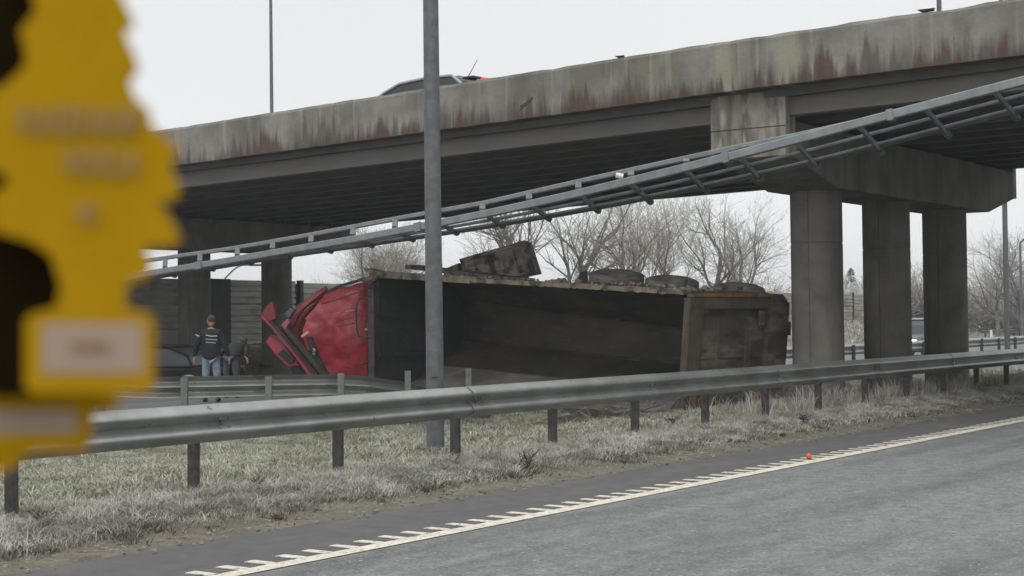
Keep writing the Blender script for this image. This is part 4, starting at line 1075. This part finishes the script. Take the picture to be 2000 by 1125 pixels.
wdir = (Q(0, 30, 0) - Q(0, 12, 0)); hb = math.atan2(wdir.y, wdir.x)
a_c = 25.6; cb = T(843, 160, 31.5); acb, bcb = ab(cb)
a_c = 26.6
cpos = Q(a_c, 21.6, ZB + .225)
car('silver_car', 'dark-windowed car with red tail lamps driving over the bridge, only its roof showing', 'car_silver', cpos, hb, L=4.0, H=1.43, tail=True, antenna=True)
c3 = T(1944, 650, 128); c3.z = 0
car('distant_car', 'distant car with glowing headlights beyond the right lamp post', 'car_grey', Vector((c3.x, c3.y, .05)), hdg_u, lit=True)
# dark debris sheet: tarp-covered slope right of the men
g = T(500, 725, 38)

# ================================================================== PEOPLE
def skinned(name, pts, edges, rads, m_, parent, sub=2):
    me = bpy.data.meshes.new(name); me.from_pydata([tuple(p) for p in pts], edges, []); me.update()
    o = bpy.data.objects.new(name, me); COL.objects.link(o); o.parent = parent
    sk = o.modifiers.new('skin', 'SKIN'); sk.use_smooth_shade = True
    lay = me.skin_vertices[0]
    for i, r in enumerate(rads):
        lay.data[i].radius = (r, r) if not hasattr(r, '__len__') else r
        lay.data[i].use_root = (i == 0)
    ss = o.modifiers.new('s', 'SUBSURF'); ss.levels = sub; ss.render_levels = sub
    me.materials.append(M[m_]); return o
def blob(name, c, r, m_, parent, n=20, mod=None, rot=None):
    m = MB(); prof = [(math.sin(math.pi * k / 12), -math.cos(math.pi * k / 12)) for k in range(13)]
    i0 = len(m.v); m.lathe(prof, n)
    for p in m.v:
        q_ = Vector((p.x * r[0], p.y * r[1], p.z * r[2]))
        if mod: q_ = mod(q_)
        if rot: q_ = rot @ q_
        p.xyz = q_ + Vector(c)
    return m.build(name, m_, parent, smooth=True, local=True)
def person(label, loc, rz, H=1.78, trousers='jeans', stripes=True, lean=0.0):
    e = empty('person', loc, label, 'person', None, rz)          # local -y is forward (we see the back from +y side when rz turns it)
    s = H / 1.78
    def V3(x, y, z): 
        if z > .95 and lean:
            dz = z - .95; y = y - math.sin(lean) * dz; z = .95 + math.cos(lean) * dz
        return Vector((x * s, y * s, z * s))
    # body: head, neck, hands, as one figure under the clothes
    hl_ = [(-.34, -.06, .82), (.35, -.10, .86)]
    pts = [V3(0, 0, .98), V3(0, 0, 1.25), V3(0, .0, 1.46), V3(0, -.02, 1.54), V3(-.18, 0, 1.42), V3(-.27, 0, 1.12), V3(-.32, -.05, .90), V3(.18, 0, 1.42), V3(.28, 0, 1.13), V3(.33, -.08, .92), V3(-.10, 0, .90), V3(-.13, 0, .5), V3(-.14, .0, .10), V3(.10, 0, .90), V3(.13, 0, .5), V3(.15, 0, .10)]
    ed = [(0, 1), (1, 2), (2, 3), (2, 4), (4, 5), (5, 6), (2, 7), (7, 8), (8, 9), (0, 10), (10, 11), (11, 12), (0, 13), (13, 14), (14, 15)]
    skinned('body', pts, ed, [k * s for k in (.06, .07, .06, .052, .035, .025, .022, .035, .025, .022, .05, .035, .03, .05, .035, .03)], 'skin', e)
    hc = V3(0.0, -.03, 1.66)
    def hm(q):
        if q.z < -.02: q.x *= 1 - .22 * min(1, -q.z / .12); q.y *= 1 - .12 * min(1, -q.z / .12)
        return q
    turn = Matrix.Rotation(R(38), 3, 'Z')
    head = blob('head', hc, (.078 * s, .098 * s, .12 * s), 'skin', e, mod=hm, rot=turn)
    hd = [hc + turn @ Vector((sx * .082, .0, -.005)) * s for sx in (-1, 1)]
    for h_ in hd: blob('ear', h_, (.012, .026, .034), 'skin', e, 10)
    blob('nose', hc + turn @ Vector((0, -.098, -.01)), (.013, .018, .022), 'skin', e, 10)
    for sx in (-1, 1): blob('eye', hc + turn @ Vector((sx * .03, -.086, .012)), (.012, .008, .008), 'black', e, 10)
    blob('mouth', hc + turn @ Vector((0, -.088, -.055)), (.024, .008, .006), 'red_dark', e, 10)
    blob('hair', hc + turn @ Vector((0, .022, .040)) * s, (.084 * s, .094 * s, .092 * s), 'hair', e, rot=turn)
    jk = [V3(0, 0, .84), V3(0, 0, 1.05), V3(0, 0, 1.28), V3(0, 0, 1.43), V3(0, -.005, 1.50), V3(-.165, 0, 1.43), V3(-.25, .01, 1.27), V3(-.30, .0, 1.13), V3(-.345, -.05, .92), V3(.165, 0, 1.43), V3(.255, .01, 1.27), V3(.31, 0, 1.13), V3(.35, -.08, .94)]
    je = [(0, 1), (1, 2), (2, 3), (3, 4), (3, 5), (5, 6), (6, 7), (7, 8), (3, 9), (9, 10), (10, 11), (11, 12)]
    skinned('jacket', jk, je, [(.215 * s, .145 * s), (.205 * s, .14 * s), (.225 * s, .15 * s), (.18 * s, .13 * s), (.085 * s, .08 * s)] + [k * s for k in (.082, .072, .062, .052, .082, .072, .062, .052)], 'jacket', e)
    tr = [V3(0, 0, .97), V3(-.095, 0, .86), V3(-.12, -.01, .50), V3(-.13, .0, .09), V3(.095, 0, .86), V3(.12, -.02, .50), V3(.14, -.0, .09)]
    skinned('trousers', tr, [(0, 1), (1, 2), (2, 3), (0, 4), (4, 5), (5, 6)], [(.16 * s, .12 * s), .10 * s, .078 * s, .062 * s, .10 * s, .078 * s, .062 * s], trousers, e)
    for sx, y in ((-.13, 0), (.14, 0)): blob('shoe', V3(sx, y - .05, .045), (.05 * s, .14 * s, .05 * s), 'shoe', e)
    # hands: palm with five separate bent fingers
    for sx, wz in ((-1, V3(-.35, -.055, .905)), (1, V3(.355, -.085, .925))):
        d0 = Vector((sx * .15, -.25, -1)).normalized()
        hp = [wz, wz + d0 * .05 * s, wz + d0 * .09 * s]; he = [(0, 1), (1, 2)]; hr = [.024, (.03, .02), (.03, .018)]
        hp_o = skinned('hand', [h * 1.0 for h in hp], he, [tuple(np.array(r if hasattr(r, '__len__') else (r, r)) * s) for r in hr], 'skin', e, 1)
        for f in range(4):
            o_ = Vector((0, (f - 1.5) * .019, 0)); l = (.07, .078, .072, .055)[f]
            b0 = wz + d0 * .085 * s + o_
            skinned('finger', [b0, b0 + d0 * l * .5, b0 + (d0 + Vector((-sx * .5, 0, 0))) * l * .85], [(0, 1), (1, 2)], [.009, .0085, .007], 'skin', hp_o, 1)
        b0 = wz + d0 * .03 * s + Vector((0, -.03, 0))
        skinned('thumb', [b0, b0 + Vector((0, -.03, -.03)), b0 + Vector((-sx * .01, -.035, -.06))], [(0, 1), (1, 2)], [.012, .010, .009], 'skin', hp_o, 1)
    if stripes:
        for k, (z, w, x0) in enumerate(((1.335, .22, -.04), (1.272, .23, -.04), (1.21, .20, -.03))):
            m = MB(); i0 = 0; n = 8
            for i in range(n + 1):
                x = x0 + (-w / 2 + w * i / n)
                y = .162 * math.sqrt(max(0, 1 - (x / .27) ** 2)) + .012
                sagz = (abs(i - n / 2) / n) * (.03 if k == 0 else -.005) + .02 * i / n
                m.v += [Vector((x * s, y * s, (z + sagz) * s)), Vector((x * s, y * s, (z + sagz + (.018 if k == 0 else .012)) * s))]
            for i in range(n): m.f.append((2 * i, 2 * i + 2, 2 * i + 3, 2 * i + 1))
            o = m.build('reflective_stripe', 'stripe', e, local=True)
            sl = o.modifiers.new('s', 'SOLIDIFY'); sl.thickness = .006; sl.offset = 1
        m = MB(); m.box((.262 * s, .07 * s, 1.37 * s), (.09, .03, .018), Matrix.Rotation(R(-25), 3, 'Y')); m.build('sleeve_stripe', 'stripe', e, local=True, bevel=.004)
    return e
g = T(413, 786, 31.6)
person('man in a black jacket with white stripes and pale blue jeans seen from behind', Vector((g.x, g.y, .012)), math.pi)
g = T(452, 786, 33.4)
person('second person in dark jacket and grey trousers bending forward beside the man in jeans', Vector((g.x, g.y, .012)), math.pi - .25, 1.72, 'grey_cloth', False, 1.15)

# ================================================================== TREES
def grow(mt, mc, p, d, L, r, lev, maxlev, rnd, droop=0.0, spread=.5):
    segs = 5 if lev < 2 else 3; pts = [p]; rads = [r]; cur = p; dd = d; wob = .16 if lev < 3 else .22
    for k in range(segs):
        dd = (dd + Vector((rnd.gauss(0, wob), rnd.gauss(0, wob), rnd.gauss(0.05, .10)))).normalized()
        cur = cur + dd * (L / segs); pts.append(cur); rads.append(max(.006, r * (1 - .45 * (k + 1) / segs)))
    (mt if lev < 3 else mc).tube(pts, rads, 7 if lev < 1 else (5 if lev < 2 else 3), cap=False)
    if lev >= maxlev: return
    nb = {0: rnd.randint(5, 7), 1: rnd.randint(5, 6), 2: rnd.randint(4, 5), 3: rnd.randint(3, 4), 4: rnd.randint(2, 3)}.get(lev, 2)
    for k in range(nb):
        t = rnd.uniform(.42 if lev == 0 else .25, .98) if k else 1.0
        i = min(len(pts) - 2, int(t * segs)); q = pts[i].lerp(pts[i + 1], t * segs - i) if t < 1 else pts[-1]
        az = rnd.uniform(0, 6.283); side = Vector((math.cos(az), math.sin(az), rnd.uniform(-.3, .3))); side = (side - dd * side.dot(dd)).normalized()
        ang = rnd.uniform(.55, 1.15) * spread * 1.7 if k else rnd.uniform(.1, .45)
        nd = (dd * math.cos(ang) + side * math.sin(ang) + Vector((0, 0, .08))).normalized()
        rr = rads[min(i + 1, len(rads) - 1)] * rnd.uniform(.48, .70) if k else rads[-1] * .92
        grow(mt, mc, q, nd, L * rnd.uniform(.50, .80), max(rr, .0085), lev + 1, maxlev, rnd, droop, spread)
def tree(x, Y, h, label, seed, trunkr=.2, lean=0, maxlev=5, spread=.5, group='bare frosted trees beyond the far carriageway', stems=1, bark='bark', twig='twig', name='bare_tree', zb=None):
    rnd = random.Random(seed); b = T(x, 560, Y); a_, b_ = ab(b); z = gz(a_, b_) if zb is None else zb; base = Vector((b.x, b.y, z - .1))
    e = empty(name, base, label, 'tree', group); mt = MB(); mc = MB()
    for s in range(stems):
        d = Vector((lean + (rnd.uniform(-.3, .3) if stems > 1 else rnd.gauss(0, .03)), rnd.gauss(0, .05), 1)).normalized()
        grow(mt, mc, base + Vector((rnd.uniform(-.3, .3) * (stems > 1), 0, 0)), d, h * .55, trunkr * 1.25, 0, maxlev, rnd, spread=spread)
    # scale to height
    zt = max((p.z for p in mc.v), default=h) - base.z; k = h / zt
    for p in mt.v + mc.v: p.xyz = base + (p - base) * k
    mt.build('trunk', bark, e, smooth=True); mc.build('crown', twig, e)
    return e
tree(748, 74, 7.0, 'bushy many-stemmed bare tree between the left columns and the thick post', 21, .12, stems=3, spread=.62)
tree(800, 80, 6.2, 'low bare tree half hidden by the thick post', 22, .11, stems=2, spread=.6)
tree(1052, 84, 9.2, 'bare tree rising right behind the upended storage box', 5, .26, lean=-.25, spread=.55, stems=2, maxlev=4)
tree(1088, 86, 9.6, 'forked bare tree with a thick leaning trunk left of the tree cluster', 9, .30, lean=.38, spread=.5, maxlev=4)
tree(1225, 84, 8.6, 'broad bare tree above the first trailer wheel', 12, .19, lean=.0, spread=.48)
tree(1255, 92, 9.4, 'tall bare tree in the gap above the first trailer wheel', 41, .15, spread=.45)
tree(1285, 88, 9.2, 'slender bare tree just right of the first trailer wheel', 31, .13, lean=.02, spread=.42)
tree(1375, 86, 8.3, 'bare tree above the second trailer wheel', 14, .18, lean=.0, spread=.5)
tree(1345, 95, 9.3, 'taller bare tree behind, between the first and second trailer wheels', 43, .15, spread=.45)
tree(1440, 80, 7.3, 'dense bare tree above the third trailer wheel', 15, .18, lean=-.06, spread=.6)
tree(1470, 84, 7.3, 'leaning bare tree nearest the first bridge column', 17, .17, lean=.08, spread=.6)
tree(1950, 96, 7.6, 'bare tree left of the lamp post at the right edge', 18, .18, lean=-.1, spread=.6)
tree(1998, 98, 8.0, 'bare tree with twisted trunk at the right picture edge', 19, .20, lean=.06, spread=.55)
tree(2060, 100, 8.0, 'bare tree just outside the right picture edge', 20, .20, spread=.55)
tree(1790, 110, 6.2, 'bare frosted tree behind the car, between second and third column', 25, .14, stems=2, spread=.6)
# frosted thicket and far woods
def thicket(name, spots, label, seed, hmin, hmax, maxlev=3, twig='twig_far'):
    rnd = random.Random(seed); m = MB()
    protos = []
    for k in range(5):
        a = MB(); c = MB()
        for s in range(3):
            grow(a, c, Vector((rnd.uniform(-.2, .2), 0, 0)), Vector((rnd.uniform(-.35, .35), rnd.uniform(-.3, .3), 1)).normalized(), .45, .012, 1, 1 + maxlev, rnd, spread=.6)
        vs = a.v + c.v; n = len(a.v); fs = list(a.f) + [tuple(i + n for i in f) for f in c.f]
        zt = max(p.z for p in vs); protos.append(([(p.x / zt, p.y / zt, p.z / zt) for p in vs], fs))
    V_ = []; F_ = []; n0 = 0
    for (x, y, z) in spots:
        pv, pf = protos[rnd.randrange(5)]; h = rnd.uniform(hmin, hmax); w = h * rnd.uniform(.9, 1.4); t = rnd.uniform(0, 6.28)
        arr = np.array(pv); c_, s_ = math.cos(t), math.sin(t)
        xx = (arr[:, 0] * c_ - arr[:, 1] * s_) * w + x; yy = (arr[:, 0] * s_ + arr[:, 1] * c_) * w + y; zz = arr[:, 2] * h + z
        V_.append(np.stack([xx, yy, zz], 1)); F_ += [tuple(i + n0 for i in f) for f in pf]; n0 += len(pv)
    me = bpy.data.meshes.new(name); me.from_pydata(np.concatenate(V_).tolist(), [], F_); me.update(); me.materials.append(M[twig])
    o = bpy.data.objects.new(name, me); COL.objects.link(o); return tag(o, label, kind='stuff')
sp = []
for k in range(44):
    b = T(random.uniform(1560, 2060), 600, random.uniform(112, 150)); sp.append((b.x, b.y, -.1))
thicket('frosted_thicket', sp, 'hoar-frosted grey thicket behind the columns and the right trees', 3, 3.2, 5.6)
sp = []
for k in range(46):
    b = T(random.uniform(1770, 2080), 600, random.uniform(104, 128)); sp.append((b.x, b.y, -.1))
thicket('dark_thicket', sp, 'grey-brown undergrowth under the trees at the right', 13, 2.0, 4.6, 3, 'twig_mid')
sp = []
for k in range(90):
    b = T(random.uniform(560, 2150), 600, random.uniform(170, 240)); sp.append((b.x, b.y, -.2))
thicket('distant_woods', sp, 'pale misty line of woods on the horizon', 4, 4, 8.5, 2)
sp = []
for k in range(16):
    b = T(random.uniform(1640, 1730) , 620, random.uniform(93, 97)); sp.append((b.x, b.y, .2))
thicket('frosted_shrubs', sp, 'small frosted shrubs on the bank below the barrier, between the columns', 8, .9, 2.0, 2)
# evergreen tops in the mist
for (x, Y, h, lb) in ((1663, 150, 6.4, 'dark frosted fir crown seen between the first two columns'), (1130, 190, 9.0, 'misty fir left of the tree cluster'), (1112, 195, 7.0, 'lower misty fir beside the taller misty fir')):
    b = T(x, 600, Y); e = empty('fir_tree', (b.x, b.y, 0), lb, 'tree', 'misty firs far off'); rnd = random.Random(int(x))
    m = MB(); m.tube([(b.x, b.y, 0), (b.x, b.y, h * .95)], [.18, .03], 6); m.build('trunk', 'bark', e)
    m = MB()
    for k in range(900):
        t = rnd.random() ** .7; z = h * (.1 + .9 * (1 - t) ) if False else h * (.12 + .88 * rnd.random()); rr = (1 - z / h) * h * .30 * rnd.uniform(.5, 1.1) + .1
        az = rnd.uniform(0, 6.28); c = Vector((b.x + math.cos(az) * rr, b.y + math.sin(az) * rr, z)); s_ = rnd.uniform(.12, .35)
        d = Vector((math.cos(az), math.sin(az), -.4)) * s_; n_ = Vector((-math.sin(az), math.cos(az), 0)) * s_ * .5
        i = len(m.v); m.v += [c - d, c + n_, c + d, c - n_]; m.f.append((i, i + 1, i + 2, i + 3))
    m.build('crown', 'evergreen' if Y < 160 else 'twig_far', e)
# dark far hedge line
m = MB(); 
# ================================================================== GRASS
def blades(name, n, fa, fb, hmin, hmax, w, mt, label, clump=None, lean=.5, zf=None, seed=0):
    r = np.random.default_rng(seed)
    a = fa(r, n); b = fb(r, n)
    if clump is not None:
        nc = clump[0]; ca = fa(r, nc); cb = fb(r, nc); idx = r.integers(0, nc, n)
        sc = r.uniform(.5, 1.5, nc)[idx]
        rad = np.abs(r.normal(0, clump[1], n)) * sc; az = r.uniform(0, 2 * np.pi, n)
        a = ca[idx] + rad * np.cos(az); b = cb[idx] + rad * np.sin(az)
        hs = r.uniform(.45, 1.35, nc)[idx]
        ola = np.cos(az) * rad / clump[1] * .5; olb = np.sin(az) * rad / clump[1] * .5
    else: hs = np.ones(n); ola = olb = 0
    z = .1 * np.clip((b - 8.3) / 1.4, 0, 1) - .1 * np.clip((b - 16.5) / 2.1, 0, 1)
    sm = lambda e0, e1, x: (lambda t: t * t * (3 - 2 * t))(np.clip((x - e0) / (e1 - e0), 0, 1))
    z = z - 0.30 * sm(11.9, 13.6, b) * (1 - sm(15.8, 18.6, b)) * sm(8, 14, a)
    if zf is not None: z = zf(a, b)
    h = r.uniform(hmin, hmax, n) * hs
    la = r.normal(0, lean, n) * h + ola * h; lb = r.normal(0, lean, n) * h + olb * h
    # world
    def toW(a, b, z): return np.stack([a * SN - b * CS, a * CS + b * SN, z], 1)
    p = toW(a, b, z - .01); az = r.uniform(0, 2 * np.pi, n); wd = np.stack([np.cos(az), np.sin(az), np.zeros(n)], 1) * (w * r.uniform(.6, 1.4, n))[:, None]
    mid = toW(a + la * .35, b + lb * .35, z + h * .6); tip = toW(a + la, b + lb, z + h * (1 - .25 * r.random(n)))
    V_ = np.empty((n, 5, 3)); V_[:, 0] = p - wd; V_[:, 1] = p + wd; V_[:, 2] = mid + wd * .7; V_[:, 3] = mid - wd * .7; V_[:, 4] = tip
    base = np.arange(n)[:, None] * 5
    F1 = (base + np.array([0, 1, 2, 3])); F2 = base + np.array([3, 2, 4])
    me = bpy.data.meshes.new(name); me.vertices.add(n * 5); me.vertices.foreach_set('co', V_.reshape(-1).astype(np.float32))
    me.loops.add(n * 7); me.polygons.add(n * 2)
    loops = np.concatenate([F1, F2], 1).reshape(-1)
    me.loops.foreach_set('vertex_index', loops.astype(np.int32))
    st = np.empty((n, 2), np.int32); st[:, 0] = np.arange(n) * 7; st[:, 1] = st[:, 0] + 4
    me.polygons.foreach_set('loop_start', st.reshape(-1)); me.update(calc_edges=True)
    me.materials.append(M[mt]); o = bpy.data.objects.new(name, me); COL.objects.link(o)
    return tag(o, label, kind='stuff')
near = lambda lo, hi: (lambda r, n: lo + (hi - lo) * r.random(n) ** 1.6)
blades('verge_grass', 230000, near(2.5, 46), lambda r, n: r.normal(9.55, .38, n).clip(8.9, 11.2), .03, .11, .0030, 'blade_a', 'tufts of frosted pale grass along the guard rail', clump=(3600, .10), lean=.8, seed=1)
blades('shaded_dry_grass', 40000, near(2.5, 44), lambda r, n: r.normal(9.08, .16, n).clip(8.6, 9.8), .02, .07, .005, 'blade_c', 'clumps of dry brown grass at the dirt edge, coloured dark as clump shade', clump=(900, .08), lean=.5, seed=2)  # dark blades paint the shading of the clumps along the dirt
blades('median_grass', 200000, near(3, 50), lambda r, n: r.uniform(9.6, 17.8, n), .02, .075, .005, 'blade_b', 'short frosted green grass of the median', clump=(9000, .14), lean=1.0, seed=3)
blades('frosted_grass', 140000, near(3, 50), lambda r, n: r.uniform(9.7, 18.2, n), .025, .085, .0045, 'blade_a', 'frosted pale grass of the median', clump=(4500, .15), lean=1.0, seed=4)
blades('tall_dry_grass', 5000, lambda r, n: r.uniform(20.5, 40, n), lambda r, n: r.normal(10.7, .5, n).clip(9.9, 12.2), .15, .42, .004, 'blade_a', 'taller dry stalks at the foot of the columns', clump=(260, .09), lean=.25, seed=5)
bz = np.vectorize(gz)
blades('bank_grass', 26000, lambda r, n: r.uniform(60, 112, n), lambda r, n: r.uniform(31.5, 36.3, n), .08, .28, .02, 'blade_a', 'rough frosted grass on the bank under the barrier', lean=.5, zf=lambda a, b: bz(a, b), seed=6)
# dead weeds
def weed(x, y, h, seed):
    rnd = random.Random(seed); c = T(x, y, 14); t = (c.z - CAM_H); s = (CAM_H - .08) / (CAM_H - c.z); q = Vector((c.x * s, c.y * s, .07))
    m = MB()
    for k in range(9):
        d = Vector((rnd.uniform(-.6, .6), rnd.uniform(-.4, .4), 1)).normalized(); L_ = h * .62 * rnd.uniform(.5, 1)
        p1 = q + d * L_ * .6; p2 = p1 + (d + Vector((rnd.uniform(-.5, .5), 0, -.1))).normalized() * L_ * .4
        m.tube([q, p1, p2], [.004, .003, .002], 4, cap=False)
        for j in range(4):
            u = p1.lerp(p2, rnd.random()); m.tube([u, u + Vector((rnd.uniform(-.08, .08), rnd.uniform(-.05, .05), rnd.uniform(0, .07)))], [.002, .0045], 4)
    return m.build('weed', 'soil')
for i, (x, y, h, lb) in enumerate(((1030, 915, .28, 'dark dead weed in front of the rail post right of the thick lamp post'), (85, 1030, .2, 'small dark weed on the verge at lower left'), (500, 960, .18, 'dark weed between the two left rail posts'), (1310, 835, .26, 'dark weed near the dirt edge under the tailgate'), (1572, 830, .26, 'thin dark weed beside the rail post under the trailer corner'))):
    tag(weed(x, y, h, i), lb, 'weed', 'dead weeds on the verge')
# pebbles and leaf scraps on the dirt and shoulder
m = MB()
for k in range(2600):
    a = random.uniform(3, 40) ; b = random.gauss(8.75, .28)
    if b < 8.2: continue
    r = random.uniform(.005, .017); c = P(a, b, .012 + .085 * smooth(8.45, 9.6, b) + r * .5)
    m.box(c, (r * 2, r * 1.5, r * 1.1), Matrix.Rotation(random.random() * 6, 3, 'Z'))
tag(m.build('pebbles', 'crate_pale'), 'small pebbles scattered along the dirt strip', kind='stuff')

# ================================================================== AIR FRESHENERS hanging close to the lens
def fresh_outline(w, h):
    # right half of a stylised jagged tree, from the tip down to the stem
    rt = [(0, 1.0), (.12, .97), (.22, .90), (.30, .86), (.26, .82), (.40, .74), (.50, .71), (.42, .66), (.58, .57), (.70, .53), (.60, .49), (.76, .39), (.92, .33), (.97, .30), (.80, .27), (.98, .19), (1.0, .15), (.74, .14), (.40, .12), (.26, .10)]
    return rt
FY = .40
def freshener(pts, base_rect, Y, name, label, m_card, m_label=None, th=.0016, lab_rect=None, base_mat=None, texts=(), string_top=None, yaw=0.0):
    c = T(pts[0][0], pts[0][1], Y); e = empty(name, c, label, 'air freshener', 'car air fresheners hanging at the left')
    f = [T(x, y, Y) for x, y in pts]
    m = MB(); m.hexa(f, [p + Vector((0, th, 0)) for p in f]); bm_card = m.build('card', m_card, e)
    if base_rect:
        x0, y0, x1, y1 = base_rect; r = 14
        q = [(x0 + r, y0), (x1 - r, y0), (x1, y0 + r), (x1, y1 - r), (x1 - r, y1), (x0 + r, y1), (x0, y1 - r), (x0, y0 + r)]
        f = [T(x, y, Y - .0012) for x, y in q]; m = MB(); m.hexa(f, [p + Vector((0, .0011, 0)) for p in f]); m.build('base', base_mat or m_card, e)
    if lab_rect:
        x0, y0, x1, y1 = lab_rect; f = [T(x, y, Y - .0016) for x, y in ((x0, y0), (x1, y0), (x1, y1), (x0, y1))]
        m = MB(); m.hexa(f, [p + Vector((0, .0003, 0)) for p in f]); m.build('label', m_label, e)
    for (txt, x0, y0, x1, y1, mt) in texts:
        cu = bpy.data.curves.new('lettering', 'FONT'); cu.body = txt; cu.size = 1; cu.extrude = .01; cu.offset = .012
        to = bpy.data.objects.new('tmp', cu); COL.objects.link(to)
        dg = bpy.context.evaluated_depsgraph_get(); me = bpy.data.meshes.new_from_object(to.evaluated_get(dg)); bpy.data.objects.remove(to)
        xs_ = [v.co.x for v in me.vertices]; ys_ = [v.co.y for v in me.vertices]
        xa, xb, ya, yb = min(xs_), max(xs_), min(ys_), max(ys_)
        for v in me.vertices:
            u = (v.co.x - xa) / (xb - xa); w = (v.co.y - ya) / (yb - ya)
            p = T(x0 + (x1 - x0) * u, y1 + (y0 - y1) * w, Y - .0017 - .0002 * (v.co.z > 0)) - e.location; v.co = p
        me.materials.clear(); me.materials.append(M[mt]); o = bpy.data.objects.new('lettering', me); COL.objects.link(o); o.parent = e
    return e
front = [(120, -260), (180, -150), (215, -60), (235, -10), (262, 48), (240, 62), (258, 100), (270, 135), (250, 158), (262, 190), (290, 215), (292, 240), (330, 275), (350, 300), (330, 318), (348, 365), (346, 388), (308, 394), (330, 425), (352, 466), (338, 480), (280, 482), (294, 515), (290, 540), (250, 552), (243, 575), (246, 602), (290, 612), (290, 620), (60, 620), (70, 610), (110, 600), (118, 560), (100, 500), (60, 472), (10, 458), (-40, 440), (-60, 400), (-20, 380), (10, 365), (15, 345), (-20, 330), (-40, 250), (-20, 180), (10, 165), (48, 130), (50, 100), (38, 60), (70, 20), (60, -20), (0, -60), (20, -150)]
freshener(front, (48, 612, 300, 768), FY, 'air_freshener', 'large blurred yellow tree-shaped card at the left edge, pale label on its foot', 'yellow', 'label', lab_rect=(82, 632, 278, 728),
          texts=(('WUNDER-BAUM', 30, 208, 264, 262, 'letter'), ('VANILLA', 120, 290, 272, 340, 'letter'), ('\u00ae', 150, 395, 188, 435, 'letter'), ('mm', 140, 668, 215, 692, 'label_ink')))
back = [(100, -300), (160, -100), (120, 20), (90, 60), (120, 130), (80, 180), (120, 300), (60, 360), (100, 450), (120, 540), (110, 590), (150, 640), (120, 740), (90, 770), (-60, 780), (-120, 600), (-100, 300), (-120, 0), (0, -200)]
freshener(back, None, FY + .012, 'air_freshener', 'black tree-shaped card hanging behind the large yellow one', 'card_dark')
back2 = [(-80, 300), (5, 300), (25, 560), (50, 620), (60, 740), (200, 760), (232, 775), (228, 800), (180, 806), (174, 870), (165, 880), (60, 884), (35, 905), (15, 920), (-80, 940)]
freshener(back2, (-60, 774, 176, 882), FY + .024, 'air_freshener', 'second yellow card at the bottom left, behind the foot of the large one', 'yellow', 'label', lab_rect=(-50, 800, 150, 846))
# strings up to the mirror out of view
for i, x in enumerate((120, 100, -60)):
    pa = T(x, -295 if i < 2 else 305, FY + .012 * i + .001); m = MB(); m.tube([pa, pa + Vector((0, 0, .16 if i < 2 else .24))], .0006, 5)
    e = [o for o in bpy.data.objects if o.name.startswith('air_freshener') and o.parent is None][i]
    m.build('string', 'string', e)

# ================================================================== HAZE
m = MB(); m.box((0, 900, 11.5), (2600, 2600, 26.0))
hz = m.build('haze', 'black'); hz.data.materials.clear()
hm_ = bpy.data.materials.new('pale_mist'); hm_.use_nodes = True; n = hm_.node_tree; n.nodes.clear()
pv = n.nodes.new('ShaderNodeVolumePrincipled'); pv.inputs['Color'].default_value = (.95, .97, 1, 1); pv.inputs['Density'].default_value = .0009; pv.inputs['Anisotropy'].default_value = .2
ou = n.nodes.new('ShaderNodeOutputMaterial'); n.links.new(pv.outputs[0], ou.inputs['Volume'])
hz.data.materials.append(hm_); tag(hz, 'thin pale mist in the air', kind='stuff')
